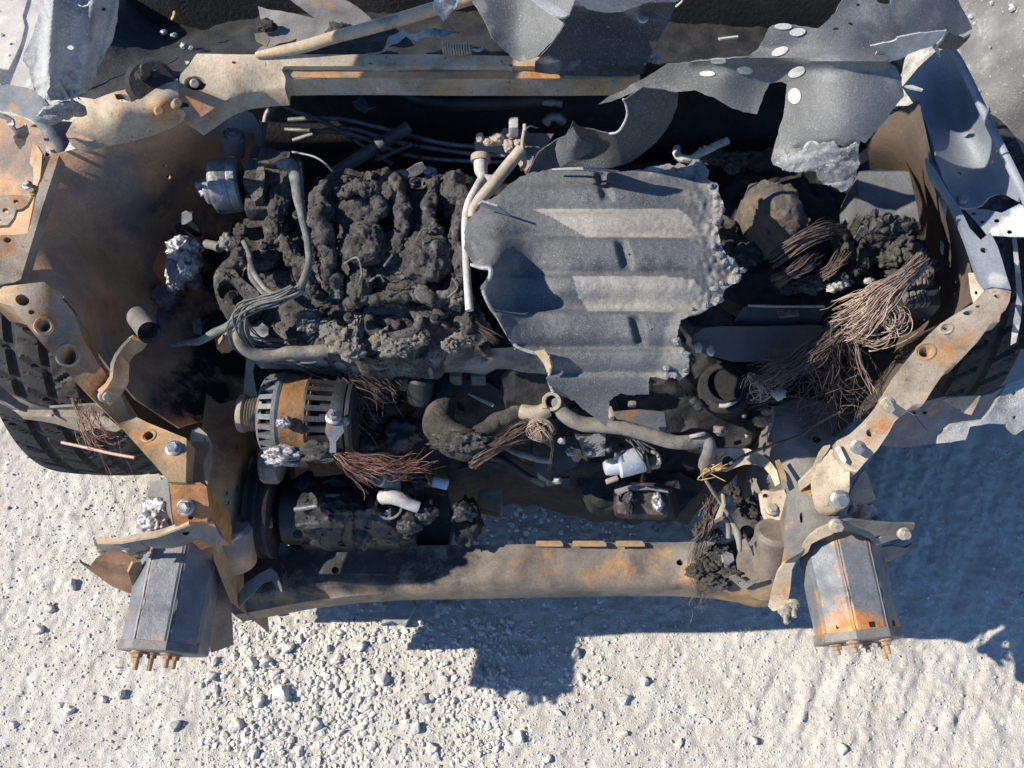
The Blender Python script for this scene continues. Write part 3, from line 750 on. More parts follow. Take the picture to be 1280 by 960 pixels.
V2 = len(V); tube_geo(V, F, [W(187, 416, .752), W(184, 412, .744), W(178, 404, .728), W(172, 396, .715)], .0134, 26, False)
link('clip_ring', mesh('clip_ring', V, F, True, R(60)), M_GREYST, CAR)

M_BROWN = mat('brown_rust', [(.10, .06, .035), (.19, .11, .065), (.27, .17, .105)], 20, rough=.8, bump=.3)
# --- left front: rail, brackets, crush can
def longrail(name, outline, ctrl, m, holes, paint=(), th=.24, rough=0):
    return sheet(name, outline, ctrl, m, CAR, th=th, step=6, holes=holes, paint=paint, rough=rough, rsc=20, oc=3)
FL = longrail('frame_rail', [(258, 492), (275, 505), (301, 498), (304, 520), (302, 560), (300, 600), (299, 640), (290, 670), (285, 694), (286, 730), (288, 752), (268, 702), (262, 668), (259, 640), (252, 600), (247, 570), (252, 535)],
      [(258, 492, .52), (301, 498, .49), (302, 560, .485), (247, 570, .555), (259, 640, .52), (299, 640, .46), (285, 694, .45), (262, 668, .50), (286, 745, .42)], M_TAN, [(296, 558, 1.6, 4), (296, 610, 2.2, 5), (271, 640, 2.6, 7), (283, 616, 1.8, 4), (285, 628, 1.5, 3)], [(290, 560, 15, .42), (296, 600, 14, .42)])
FL['label'] = 'grey burnt front rail in shade beside the alternator'
sheet('rail_gusset', [(237, 550), (240, 537), (248, 534), (258, 542), (266, 556), (265, 580), (259, 606), (252, 594), (250, 572), (240, 562)], [(237, 550, .60), (258, 542, .60), (266, 556, .59), (259, 606, .575)], M_TANR, CAR, step=5, holes=[(256, 549, 2)], paint=[(262, 580, 14, .6)])
sheet('rail_strap', [(234, 556), (241, 552), (262, 552), (262, 560), (254, 580), (256, 600), (262, 620), (268, 640), (262, 655), (256, 648), (250, 625), (238, 604), (233, 580)], [(241, 552, .63), (262, 552, .62), (240, 600, .63), (262, 645, .60)], M_BROWN, CAR, th=.006, step=5)
OB = sheet('rail_end_plate', [(211, 604), (232, 604), (250, 603), (258, 608), (261, 630), (259, 652), (240, 652), (219, 658), (215, 640), (214, 622)], [(211, 604, .65), (255, 605, .645), (260, 650, .615), (219, 656, .62)], M_ORANGE, CAR, th=.11, step=5, holes=[(238, 647, 3.5, 2.6)])
bolt(232, 634, .634, .0095, M_STEEL, OB, ax=(0, -.4, 1), h=.014)
sheet('wing_plate', [(170, 660), (180, 628), (190, 602), (210, 598), (214, 640), (217, 660), (190, 664)], [(175, 655, .50), (190, 602, .55), (215, 650, .54)], M_GREYST, CAR, step=6)
lump('molten_drip', 196, 642, .535, 19, 20, M_ALU, CAR, rz=.014, amp=.45, sc=1.7, sub=5, oc=3)
lump('molten_drip', 183, 650, .525, 10, 12, M_ALU, CAR, rz=.010, amp=.4, sc=1.7, oc=3)
sheet('flange_bracket', [(117, 674), (130, 673), (148, 673), (168, 668), (196, 665), (215, 658), (235, 652), (255, 652), (266, 651), (274, 668), (268, 684), (252, 672), (238, 668), (222, 676), (205, 679), (182, 679), (163, 683), (157, 689), (148, 681), (133, 684), (118, 682)],
      [(117, 674, .56), (118, 682, .545), (196, 664, .60), (205, 679, .58), (255, 652, .61), (265, 682, .57), (157, 688, .55)], M_GREYST, CAR, th=.025, step=5, holes=[(180, 679, 3.5, 2), (232, 666, 5, 3), (233, 674, 6, 2.5)], smooth=0)
sheet('flange_lip', [(120, 672), (150, 672), (170, 667), (196, 663), (218, 656), (236, 650), (236, 655), (218, 662), (196, 670), (170, 674), (150, 678), (121, 678)], [(120, 674, .57), (196, 665, .61), (236, 652, .62)], M_TANR, CAR, th=.003, step=4)
for x, y, z in ((128, 686, .50), (170, 690, .505), (180, 686, .50)): bolt(x, y, z, .007, M_RUSTBOLT, CAR, ax=(0, -1, .2))
sheet('fender_bracket', [(100, 703), (112, 709), (120, 698), (132, 688), (150, 690), (168, 695), (176, 702), (180, 716), (173, 744), (160, 741), (140, 733), (122, 720), (112, 713)], [(100, 703, .45), (132, 688, .47), (176, 702, .46), (173, 744, .40), (130, 725, .42)], M_BROWN, CAR, th=.003, step=5, bump=lambda x, y: .012 * math.exp(-((y - 700 - (x - 120) * .22) / 7) ** 2))
sheet('fender_tang', [(160, 716), (166, 704), (176, 702), (181, 716), (176, 728), (165, 732)], [(160, 716, .48), (176, 702, .485), (170, 730, .455)], M_TAN, CAR, th=.006, step=4)
sheet('side_fin', [(262, 690), (276, 692), (284, 712), (287, 740), (290, 770), (292, 806), (276, 812), (264, 816), (258, 790), (260, 740)], [(262, 690, .42), (284, 712, .39), (292, 806, .35), (264, 816, .36)], M_DARKRUST, CAR, th=.003, step=6)

def can(name_lab, a, b, r, m, nslots, twist, label):
    """octagonal crush can with a seam, welded plates and bolts at its front end"""
    b = Vector(b) + (Vector(b) - Vector(a)).normalized() * .012
    a, b = Vector(a), Vector(b); d = (b - a); L = d.length; d.normalize(); u = d.cross(Vector((0, 0, 1))).normalized(); v = u.cross(d)
    if v.z < 0: v = -v
    def pt(t, ang, rr): return a + d * t + (u * math.cos(ang) * 1.02 + v * math.sin(ang)) * rr
    V, F = [], []; nseg = 8; nl = 26
    # crisp octagon: each corner doubled so that the folds read as tight radii
    angs = []
    for k in range(nseg):
        c = math.pi / 8 + k * math.pi / 4 + twist; angs += [c - .07, c, c + .07]
    rad = lambda an: math.cos(math.pi / 8) / math.cos(((an - twist) % (math.pi / 4)) - math.pi / 8)
    NA = len(angs)
    for i in range(nl):
        t = L * i / (nl - 1)
        for an in angs:
            q = rad(an + math.pi / 8) if False else 1.0
            w_ = .0022 * noise.noise(Vector((math.cos(an) * 2, t * 22 + a[0] * 9, math.sin(an) * 2))) - .004 * math.exp(-((t - L * .62) / .008) ** 2 - (math.sin((an - 1.2) / 2) * 3) ** 2)
            cor = ((an - twist - math.pi / 8) / (math.pi / 4)); off = abs(cor - round(cor))
            V.append(pt(t, an, r * (1 - .012 * (off < 1e-6)) + w_ - (.004 if i in (7,) else 0) * 0))
    for i in range(nl - 1):
        for k in range(NA):
            k2 = (k + 1) % NA; F.append((i * NA + k, i * NA + k2, (i + 1) * NA + k2, (i + 1) * NA + k))
    F.append(list(range(NA))[::-1]); F.append([(nl - 1) * NA + k for k in range(NA)])
    n = NA * nl; at = np.zeros(n)
    for i in range(n):
        t = (i // NA) / (nl - 1); rs = 1.0 if twistpaint else .6
        at[i] = rs * (.75 * max(0, (t - .72) / .28) + .65 * max(0, (.22 - t) / .22)) + (.36 if (i % NA) in twistpaint else 0) + (.07 if twistpaint else -.05)
    o = link('crush_can', mesh('crush_can', V, F, True, R(20), at), m, CAR); o['label'] = label
    # weld seams along two folds
    for an in (math.pi / 2 + math.pi / 8 + twist, math.pi / 2 - math.pi / 8 + twist):
        P = [pt(L * k / 20, an, r * 1.006) + Vector((0, 0, .0006 * math.sin(k * 2.1))) for k in range(21)]
        VV, FF = [], []; tube_geo(VV, FF, P, .0009, 6); link('weld_seam', mesh('weld_seam', VV, FF), M_GREYST if an > math.pi / 2 else M_TAN, o)
    # front collar
    VV, FF = [], []
    for t, q in ((L - .012, 1.0), (L - .010, 1.03), (L + .002, 1.04), (L + .004, 1.0), (L + .006, .5)):
        for k in range(8):
            VV.append(pt(t, math.pi / 8 + k * math.pi / 4 + twist, r * q))
    for i in range(4):
        for k in range(8):
            k2 = (k + 1) % 8; FF.append((i * 8 + k, i * 8 + k2, (i + 1) * 8 + k2, (i + 1) * 8 + k))
    FF.append([32 + k for k in range(8)])
    pl = link('end_plate', mesh('end_plate', VV, FF, True, R(30)), M_GREYST if m is M_BLUEST else M_BEAM, o)
    for an in nslots:
        c = pt(L - .016, an + twist, r * math.cos(math.pi / 8) * 1.005)
        nrm = (u * math.cos(an + twist) + v * math.sin(an + twist))
        e1 = d.cross(nrm).normalized(); VV = [c + e1 * sx * .0045 + d * sy * .004 + nrm * sz for sz in (-.003, .0012) for sx, sy in ((-1, -1), (1, -1), (1, 1), (-1, 1))]
        link('slot', mesh('slot', VV, [(4, 5, 6, 7), (0, 1, 5, 4), (1, 2, 6, 5), (2, 3, 7, 6), (3, 0, 4, 7)], False), M_HOLE, o)
    for an, q in ((1.0, .78), (1.55, .45), (2.2, .74), (2.75, .5), (.35, .6)):
        an += random.uniform(-.2, .2); q *= random.uniform(.9, 1.12)
        c = pt(L + .006, an + twist, r * q)
        bolt(*c, .0085, M_RUSTBOLT, o, ax=d, px=False, stud=random.choice((.006, .011, .016)))
    return o
twistpaint = ()
can('l', W(232, 676, .435), W(207, 803, .42), .060, M_BLUEST, (1.2, 1.95), 0, 'grey crush can with a long shadowed side facet, on the sunlit gravel side')
twistpaint = (3, 4, 5)
can('r', W(1045, 666, .435), W(1071, 789, .42), .060, M_BLUEST, (.8, 1.6, 2.3), 0, 'rust streaked crush can beside the blue shade')

box('added_shade_panel', (-.475, .49, .215), (.006, .25, .28), M_SOOT, CAR, (0, 4, 3), .002, px=False)  # panel added under the left rail to cast shade on the ground
box('added_shade_panel', (.47, .52, .20), (.006, .22, .30), M_SOOT, CAR, (0, -4, 0), .002, px=False)  # counterpart added under the right rail, also for ground shade
# --- right front: rail, brackets
FR = longrail('frame_rail', [(966, 512), (980, 503), (1000, 498), (1042, 503), (1058, 535), (1058, 560), (1058, 600), (1050, 645), (1030, 660), (1002, 690), (985, 700), (980, 672), (983, 640), (986, 612), (984, 598), (972, 588), (966, 572), (965, 540)],
      [(966, 512, .525), (1042, 503, .525), (1058, 600, .52), (1050, 645, .50), (985, 700, .47), (986, 612, .50), (965, 540, .52), (1010, 560, .54), (1015, 640, .50)], M_GREYST, [(1021, 549, 5.5, 4.5), (1002, 647, 2.5, 7), (1006, 609, 3, 2)], [(1000, 530, 14, .3), (995, 660, 16, .3)], rough=.0015)
FR['label'] = 'grey burnt front rail half in sun beside the wire tangle'
FW_ = sheet('rail_cap', [(1030, 560), (1044, 563), (1056, 578), (1062, 590), (1062, 610), (1058, 634), (1046, 640), (1036, 641), (1028, 638), (1022, 630), (1018, 612), (1017, 600), (1020, 582), (1024, 568)],
      [(1030, 560, .575), (1060, 590, .58), (1058, 634, .53), (1022, 630, .525), (1018, 600, .55), (1040, 600, .559), (1030, 620, .54), (1052, 610, .563)], M_TANR, CAR, th=.014, step=5, paint=[(1050, 627, 10, .4)])
bolt(1050, 624, .555, .011, M_STEEL, FW_, ax=(-.1, -.5, 1), h=.016)
sheet('rail_cap_edge', [(1043, 560), (1049, 556), (1058, 575), (1056, 580), (1052, 577)], [(1043, 560, .60), (1049, 556, .605), (1058, 577, .598)], M_WHITEP, CAR, step=3)
sheet('rail_flange', [(998, 604), (1010, 592), (1017, 585), (1024, 568), (1030, 560), (1038, 558), (1033, 566), (1028, 572), (1022, 590), (1016, 602), (1008, 608), (1000, 614)], [(998, 604, .535), (1038, 558, .585), (1016, 602, .54)], M_TANR, CAR, step=4, th=.006, paint=[(1008, 608, 9, .5)])
sheet('rail_tab', [(998, 606), (1014, 600), (1016, 608), (1014, 620), (1000, 614)], [(998, 606, .53), (1014, 620, .515)], M_ORANGE, CAR, step=3, holes=[(1006, 609, 3, 2)])
sheet('wing_plate', [(1066, 632), (1062, 618), (1068, 606), (1074, 594), (1080, 588), (1084, 592), (1095, 624), (1080, 630)], [(1066, 632, .49), (1080, 588, .53), (1095, 624, .49)], M_TANR, CAR, step=5)
sheet('blue_scrap', [(1062, 634), (1080, 630), (1094, 634), (1098, 648), (1090, 655), (1068, 648), (1060, 642)], [(1062, 634, .45), (1094, 634, .44), (1090, 655, .42)], M_ALUD, CAR, step=4, rough=.008, rsc=60, jag=1)
WF = sheet('flange_bracket', [(960, 758), (964, 742), (972, 716), (980, 704), (986, 692), (1000, 688), (1004, 680), (1012, 670), (1022, 662), (1036, 656), (1048, 652), (1060, 650), (1064, 656), (1048, 660), (1040, 668), (1026, 674), (1014, 680), (1010, 690), (996, 700), (990, 712), (988, 735), (985, 752), (976, 762), (966, 764)],
      [(960, 758, .39), (972, 716, .44), (986, 692, .465), (1004, 680, .485), (1036, 656, .52), (1064, 653, .525), (1026, 674, .50), (988, 735, .42), (976, 762, .395)], M_TANR, CAR, th=.005, step=4, paint=[(985, 735, 15, .4)])
sheet('flange_plate', [(1042, 654), (1062, 650), (1080, 652), (1100, 654), (1122, 655), (1144, 655), (1141, 663), (1128, 672), (1110, 677), (1096, 682), (1088, 674), (1074, 668), (1058, 664), (1046, 664)], [(1042, 654, .535), (1144, 655, .515), (1096, 682, .48), (1058, 664, .51)], M_GREYST, CAR, th=.004, step=5, holes=[(1098, 671, 3.5, 2)])
bolt(1045, 657, .535, .0085, M_BOLT, CAR, ax=(0, -.6, 1), h=.014); bolt(1130, 667, .505, .008, M_BOLT, CAR, ax=(0, -.6, 1), h=.012)
sheet('flange_plate', [(1094, 690), (1100, 684), (1116, 682), (1132, 685), (1140, 680), (1134, 692), (1118, 698), (1100, 708), (1094, 700)], [(1094, 690, .44), (1132, 685, .43), (1100, 708, .41)], M_GREYST, CAR, step=4, th=.003)
for x, y in ((981, 764), (991, 756)): bolt(x, y, .40, .009, M_BOLT, CAR, ax=(-.1, -1, .3), stud=.012)
# bumper bracket at the right wheel
sheet('bumper_bracket', [(1098, 556), (1112, 538), (1128, 516), (1150, 503), (1180, 496), (1215, 498), (1240, 492), (1258, 482), (1254, 505), (1228, 526), (1192, 530), (1176, 541), (1173, 554), (1150, 557), (1125, 560)],
      [(1098, 556, .50), (1128, 516, .53), (1215, 498, .51), (1258, 482, .52), (1173, 554, .46), (1125, 560, .47)], M_BLUEST, CAR, th=.004, step=6, holes=[(1142, 516, 3, 2), (1156, 516, 3, 2)])
BB = sheet('bumper_arm', [(1172, 554), (1175, 544), (1188, 532), (1206, 528), (1228, 526), (1240, 512), (1252, 492), (1259, 480), (1268, 476), (1292, 470), (1292, 528), (1281, 536), (1269, 544), (1263, 538), (1258, 530), (1236, 530), (1212, 534), (1210, 542), (1207, 550), (1190, 552)],
      [(1172, 554, .59), (1188, 532, .61), (1228, 526, .62), (1259, 480, .63), (1290, 480, .635), (1269, 544, .60), (1212, 534, .61)], M_PALE, CAR, th=.006, step=5, holes=[(1268, 491, 3, 2.5), (1268, 522, 3, 2)], rough=.003, rsc=35, oc=3, paint=[(1203, 545, 8, .0)])
sheet('bumper_tab', [(1178, 500), (1188, 497), (1206, 496), (1226, 495), (1220, 508), (1214, 519), (1204, 516), (1192, 508)], [(1178, 500, .635), (1226, 495, .64), (1210, 518, .62)], M_TANR, CAR, th=.004, step=4, holes=[(1199, 512, 2.6, 2)], paint=[(1186, 500, 9, .5)])
# left bumper arm in front of the tyre
LB = sheet('bumper_arm', [(-14, 486), (2, 490), (20, 496), (38, 504), (60, 510), (95, 508), (124, 505), (132, 520), (152, 536), (145, 540), (120, 535), (104, 540), (88, 536), (70, 530), (48, 526), (30, 524), (20, 515), (2, 505), (-14, 498)],
      [(-14, 490, .545), (38, 504, .54), (95, 508, .545), (150, 536, .55), (104, 540, .515), (30, 524, .515)], M_BEAM, CAR, th=.004, step=5, bump=lambda x, y: -.012 * math.exp(-((y - 513 - (x > 100) * (x - 100) * .2) / 4) ** 2), holes=[(66, 519, 2, 1.4)], paint=[(100, 535, 18, .4), (30, 520, 10, .4), (90, 520, 20, .25)])
sheet('arm_edge', [(-14, 470), (-2, 480), (12, 492), (24, 502), (36, 508), (34, 514), (20, 510), (6, 502), (-14, 494)], [(-14, 480, .57), (36, 510, .55), (6, 495, .565)], M_BLUEST, CAR, step=4)

# --- front cross member
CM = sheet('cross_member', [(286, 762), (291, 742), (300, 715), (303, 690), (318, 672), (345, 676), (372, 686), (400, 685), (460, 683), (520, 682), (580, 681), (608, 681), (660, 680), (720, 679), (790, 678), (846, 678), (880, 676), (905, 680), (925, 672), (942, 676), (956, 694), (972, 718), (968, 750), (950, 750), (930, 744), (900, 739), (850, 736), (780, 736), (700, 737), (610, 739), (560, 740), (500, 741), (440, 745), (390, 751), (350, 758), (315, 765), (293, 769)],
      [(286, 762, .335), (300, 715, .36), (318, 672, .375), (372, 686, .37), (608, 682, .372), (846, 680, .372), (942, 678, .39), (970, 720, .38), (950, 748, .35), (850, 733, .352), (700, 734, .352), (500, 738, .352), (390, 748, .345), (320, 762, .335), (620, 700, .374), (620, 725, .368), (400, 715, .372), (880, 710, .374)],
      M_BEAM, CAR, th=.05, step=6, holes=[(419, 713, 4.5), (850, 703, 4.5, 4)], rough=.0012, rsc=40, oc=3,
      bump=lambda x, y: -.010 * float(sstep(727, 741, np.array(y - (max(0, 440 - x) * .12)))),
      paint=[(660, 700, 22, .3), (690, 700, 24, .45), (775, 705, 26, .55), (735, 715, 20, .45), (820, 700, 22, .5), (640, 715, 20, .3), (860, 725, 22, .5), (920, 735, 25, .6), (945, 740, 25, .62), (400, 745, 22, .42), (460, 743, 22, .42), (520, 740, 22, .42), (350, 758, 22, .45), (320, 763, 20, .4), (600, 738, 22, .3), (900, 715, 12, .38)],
      soot=[(330, 710, 40, .75), (380, 708, 40, .75), (430, 708, 40, .72), (480, 706, 38, .7), (530, 704, 36, .66), (570, 704, 34, .6), (890, 700, 30, .5), (300, 690, 40, .7)])  # darkening at the left and far right stands in for cast shade
CM['label'] = 'long front cross member, left darkened to stand in for shade, rust mottled on the right'
for x0, x1 in ((670, 704), (716, 758), (770, 806)):
    sheet('beam_flange', [(x0, 676), (x1 - 4, 676), (x1, 680), (x1, 683), (x0, 683)], .378, M_TAN, CM, step=5, paint=[((x0 + x1) / 2, 679, 20, .5)])
GL = sheet('beam_gusset', [(288, 764), (296, 745), (308, 728), (326, 716), (338, 710), (345, 716), (352, 734), (353, 740), (346, 738), (340, 726), (328, 730), (310, 748), (296, 762)], [(288, 764, .36), (326, 716, .40), (352, 738, .39), (310, 748, .38)], M_GREYST, CM, th=.004, step=4)
sheet('beam_gusset', [(926, 676), (934, 672), (942, 679), (950, 692), (962, 708), (973, 721), (970, 745), (964, 752), (935, 744), (905, 738), (915, 726), (922, 715), (920, 700)], [(926, 676, .42), (942, 679, .425), (973, 721, .405), (964, 752, .37), (905, 738, .372), (920, 705, .40)], M_BEAM, CM, th=.005, step=5, paint=[(950, 735, 22, .6), (928, 735, 18, .55), (935, 712, 14, .5), (930, 690, 10, .45)])
sheet('gusset_tab', [(911, 722), (920, 719), (934, 728), (948, 722), (949, 726), (932, 736), (926, 735)], [(911, 722, .40), (948, 724, .415), (930, 735, .39)], M_GREYST, CM, step=4, holes=[(924, 728, 2.2)])
bolt(908, 700, .39, .013, M_ALUD, CM, h=.013); bolt(934, 665, .42, .009, M_SOOTM, CM)
cyl('bushing', (290, 655, .47), (297, 705, .40), .03, M_DARKRUST, CAR, 28, .006)
cyl('bushing', (970, 662, .46), (962, 708, .39), .031, M_BEAM, CAR, 28, .006)
sheet('bushing_strap', [(936, 678), (948, 662), (960, 650), (964, 653), (952, 668), (940, 682)], [(936, 678, .43), (962, 651, .47)], M_GREYST, CAR, step=4, th=.004)
sheet('control_arm', [(905, 655), (925, 630), (940, 618), (950, 628), (962, 640), (965, 655), (945, 660), (925, 668), (912, 668)], [(905, 655, .34), (940, 618, .38), (965, 650, .37), (920, 668, .34)], M_SOOTM, CAR, step=5, rough=.003, rsc=50)
SB = sheet('stay_bracket', [(891, 561), (915, 560), (936, 561), (948, 567), (960, 573), (971, 588), (975, 604), (969, 608), (963, 594), (955, 585), (944, 580), (930, 581), (918, 585), (908, 590), (896, 588), (890, 581)], [(891, 561, .52), (936, 561, .52), (971, 590, .53), (900, 588, .50), (955, 585, .52)], M_TANR, CAR, th=.005, step=4, holes=[(910, 577, 7.5, 7)], paint=[(960, 580, 8, .2)])
SB['label'] = 'pale bracket with a round hole at the right rail'
sheet('stay_tab', [(969, 576), (974, 574), (982, 592), (984, 602), (978, 600)], [(969, 576, .545), (984, 602, .53)], M_TAN, CAR, step=3, paint=[(976, 588, 12, .5)])
SB2 = sheet('mount_tab', [(948, 618), (953, 613), (968, 615), (980, 612), (984, 622), (983, 644), (975, 650), (955, 650), (951, 640)], [(948, 618, .46), (982, 615, .49), (980, 646, .46), (953, 648, .44)], M_TANR, CAR, th=.005, step=4, holes=[(957, 620, 4, 3)])
bolt(965, 636, .462, .0085, M_BOLT, SB2)
sheet('crossbrace', [(1000, 533), (1016, 526), (1030, 521), (1032, 524), (1014, 532), (1002, 538)], [(1000, 535, .56), (1031, 522, .57)], M_COPPERD, CAR, step=3)
# ---------------------------------------------------------------- upper right wing and fender
SR = sheet('upper_wing_rail', [(1158, 196), (1164, 205), (1172, 216), (1181, 232), (1190, 246), (1201, 262), (1212, 285), (1226, 300), (1238, 290), (1247, 308), (1253, 326), (1258, 344), (1264, 362), (1252, 360), (1240, 359), (1229, 362), (1225, 352), (1218, 332), (1210, 308), (1200, 282), (1190, 258), (1178, 238), (1165, 222)],
      [(1158, 196, .85), (1201, 262, .83), (1226, 300, .82), (1264, 362, .80), (1229, 362, .795), (1190, 258, .83), (1165, 222, .845)], M_FEND, CAR, th=.01, step=5, holes=[(1230, 313, 5, 3.2, 20), (1216, 277, 4, 6, -20)], paint=[(1246, 350, 14, .6)])
sheet('rail_end', [(1210, 341), (1219, 341), (1225, 352), (1230, 363), (1224, 372), (1217, 380), (1213, 366)], [(1210, 341, .785), (1230, 363, .795), (1217, 380, .78)], M_TANR, SR, step=4, holes=[(1220, 366, 2, 2.5)], paint=[(1220, 360, 9, .3)])
FP = sheet('fender_panel', [(1130, 108), (1150, 84), (1170, 66), (1186, 60), (1194, 70), (1204, 92), (1220, 125), (1234, 152), (1248, 182), (1262, 214), (1274, 240), (1272, 252), (1258, 244), (1246, 242), (1236, 246), (1228, 256), (1218, 260), (1205, 260), (1196, 256), (1186, 240), (1178, 222), (1172, 200), (1166, 180), (1156, 150), (1144, 128)],
      [(1130, 108, .845), (1186, 60, .86), (1234, 152, .835), (1274, 240, .84), (1228, 256, .79), (1196, 256, .80), (1166, 180, .81), (1200, 160, .785), (1220, 200, .785), (1175, 110, .81)], M_FEND, CAR, th=.003, step=7, holes=[(1198, 217, 3.5, 2.5)])
FP['label'] = 'bluish burnt fender panel in shade at the right edge'
bolt(1204, 247, .805, .006, M_FEND, FP, h=.003)
tube('fender_lip', [(1184, 58, .865), (1196, 72, .862), (1210, 98, .855), (1228, 136, .848), (1248, 178, .845), (1266, 214, .845), (1280, 244, .845), (1294, 280, .845)], .0055, M_FEND, FP, 8, flat=.5)
sheet('fender_end', [(1206, 262), (1222, 261), (1234, 262), (1252, 266), (1268, 258), (1276, 254), (1294, 262), (1294, 296), (1270, 296), (1248, 295), (1234, 294), (1226, 284), (1216, 272)], [(1206, 262, .80), (1276, 258, .825), (1294, 290, .82), (1236, 294, .80)], M_FEND, FP, step=5, holes=[(1217, 267, 3, 2.2), (1228, 277, 2.6, 2.2), (1246, 276, 3.4, 2.4), (1262, 290, 3.4, 2.6)], paint=[(1262, 286, 17, .9), (1280, 280, 22, 1), (1244, 290, 9, .8)])
sheet('end_strip', [(1265, 296), (1270, 296), (1274, 330), (1278, 370), (1276, 400), (1270, 428), (1263, 432), (1266, 405), (1271, 372), (1268, 330)], [(1265, 296, .78), (1278, 370, .72), (1265, 430, .66)], M_FEND, FP, step=4, jag=.5, paint=[(1270, 330, 22, .55), (1270, 420, 22, .6)])
sheet('wheel_liner', [(1262, 300), (1300, 296), (1300, 440), (1272, 436), (1276, 400), (1280, 370), (1272, 330)], [(1262, 300, .70), (1300, 300, .74), (1300, 440, .62), (1272, 436, .60)], M_SOOT, CAR, step=8)

# ---------------------------------------------------------------- cowl, left strut tower
CB = sheet('cowl_beam', [(242, 72), (246, 67), (300, 68), (400, 68), (480, 68), (560, 68), (640, 70), (700, 72), (800, 74), (800, 98), (700, 99), (640, 99), (560, 99), (480, 98), (400, 98), (357, 99), (356, 111), (330, 113), (307, 116), (290, 121), (274, 130), (258, 142), (246, 150), (236, 142), (228, 138), (220, 130), (222, 108), (226, 92), (236, 82)],
      [(242, 70, .895), (480, 68, .90), (800, 72, .90), (800, 98, .885), (480, 98, .885), (357, 99, .885), (330, 112, .87), (250, 146, .855), (222, 110, .882), (300, 86, .893), (480, 84, .895), (650, 84, .895)],
      M_TANR, CAR, th=.03, step=6, bump=lambda x, y: -.006 * (y > 84) if x > 357 else 0,
      holes=[(244, 104, 14, 9, 5), (293, 78, 3, 1.8), (463, 79, 2.6, 1.6), (639, 81, 2.6, 2), (655, 95, 2.6, 1.5)],
      paint=[(520, 84, 12, .5), (660, 84, 16, .5), (280, 88, 26, .40), (250, 128, 22, .5), (640, 94, 22, .45), (226, 120, 12, .45)])
sheet('beam_front_face', [(358, 89), (480, 90), (640, 90), (700, 91), (700, 98), (640, 98), (480, 97), (358, 97)], [(x, y, onz(CB, x, y) + .0015) for x in (358, 440, 520, 600, 700) for y in (89, 97)], M_TAN, CB, th=.004, step=5, paint=[(520, 92, 22, .6), (400, 94, 40, .45), (600, 94, 40, .45), (680, 94, 25, .6)])
CB['label'] = 'long tan cowl beam with an orange rusted front edge'
sheet('beam_front_lip', [(357, 96), (480, 96), (640, 97), (700, 97), (700, 101), (640, 101), (480, 100), (357, 100)], .872, M_ORANGE, CB, th=.008, step=8)
cyl('strut_stud', (243, 106, .86), (243, 104, .885), .006, M_BOLT, CAR, 12)
disc_ring('strut_bearing', 244, 104, .862, .016, .007, .004, M_SOOTM, CAR)
TW = sheet('strut_tower', [(82, 168), (92, 150), (104, 138), (108, 130), (98, 121), (118, 124), (134, 118), (143, 115), (158, 111), (176, 106), (200, 102), (222, 98), (224, 120), (220, 134), (234, 140), (230, 150), (215, 160), (187, 171), (160, 178), (131, 184), (101, 191), (90, 182)],
      [(82, 168, .85), (98, 121, .875), (176, 106, .885), (222, 98, .885), (234, 140, .86), (187, 171, .835), (131, 184, .83), (101, 191, .83), (150, 140, .885), (200, 130, .885)], M_TANR, CAR, th=.01, step=5,
      holes=[[(143, 118), (150, 117), (158, 119), (170, 121), (172, 124), (164, 128), (150, 127), (145, 123)]], paint=[(205, 142, 22, .6), (190, 150, 18, .5), (112, 125, 12, .5), (150, 128, 24, .42), (215, 146, 16, .55), (130, 130, 16, .42)])
TW['label'] = 'tan strut tower top with orange patches'
cyl('tower_dimple', (199, 139, .884), (199, 138, .890), .007, M_TAN, TW, 16, .004)
sheet('tower_tear', [(82, 167), (100, 168), (118, 176), (112, 176), (96, 172), (84, 172)], [(82, 167, .862), (118, 176, .846)], M_DARKRUST, TW, step=3)
cyl('clip', (219, 132, .885), (222, 128, .90), .006, M_TAN, TW, 12); sheet('clip_slot', [(222, 128), (234, 127), (236, 132), (224, 133)], .889, M_HOLE, TW, step=3)
cyl('wiper_pivot', (190, 112, .87), (190, 104, .892), .034, M_SOOT, CAR, 32, .006)
cyl('wiper_stud', (182, 92, .90), (182, 85, .935), .007, M_SOOTM, CAR, 14)
lump('char_knob', 176, 94, .905, 7, 6, M_CHARD, CAR); lump('char_knob', 194, 92, .90, 6, 4, M_SOOTM, CAR)
sheet('cowl_tray', [(118, -12), (330, -14), (620, -14), (860, -14), (1075, -14), (1090, 60), (1040, 92), (900, 92), (860, 78), (640, 74), (400, 72), (250, 72), (225, 96), (170, 108), (110, 124), (96, 120)],
      [(118, -12, .90), (330, -14, .80), (620, -14, .80), (900, 60, .82), (640, 74, .87), (400, 72, .87), (250, 74, .87), (170, 108, .875), (96, 120, .86), (250, 30, .80), (190, 60, .83)], M_SOOT, CAR, step=8, rough=.006, rsc=30)
CV = sheet('cowl_cover', [(322, 8), (340, 12), (360, 16), (396, 24), (375, 8), (352, -10), (420, -8), (452, 12), (470, 28), (440, 40), (410, 50), (380, 58), (345, 66), (318, 66), (325, 58), (335, 52), (328, 44), (318, 42), (338, 40), (346, 38), (338, 30), (326, 24)],
      [(322, 8, .885), (352, -10, .89), (470, 28, .895), (318, 66, .885), (345, 40, .89)], M_GREYST, CAR, step=5, rough=.002, rsc=40)
sheet('cowl_flap', [(318, 42), (331, 40), (337, 50), (333, 58), (320, 52)], [(318, 42, .91), (337, 50, .905), (333, 58, .90)], M_BEAM, CAR, step=4)
sheet('cowl_flap', [(336, 60), (350, 54), (362, 52), (371, 48), (369, 56), (360, 61), (348, 64)], [(336, 60, .90), (371, 48, .915), (348, 64, .895)], M_BEAM, CAR, step=4)
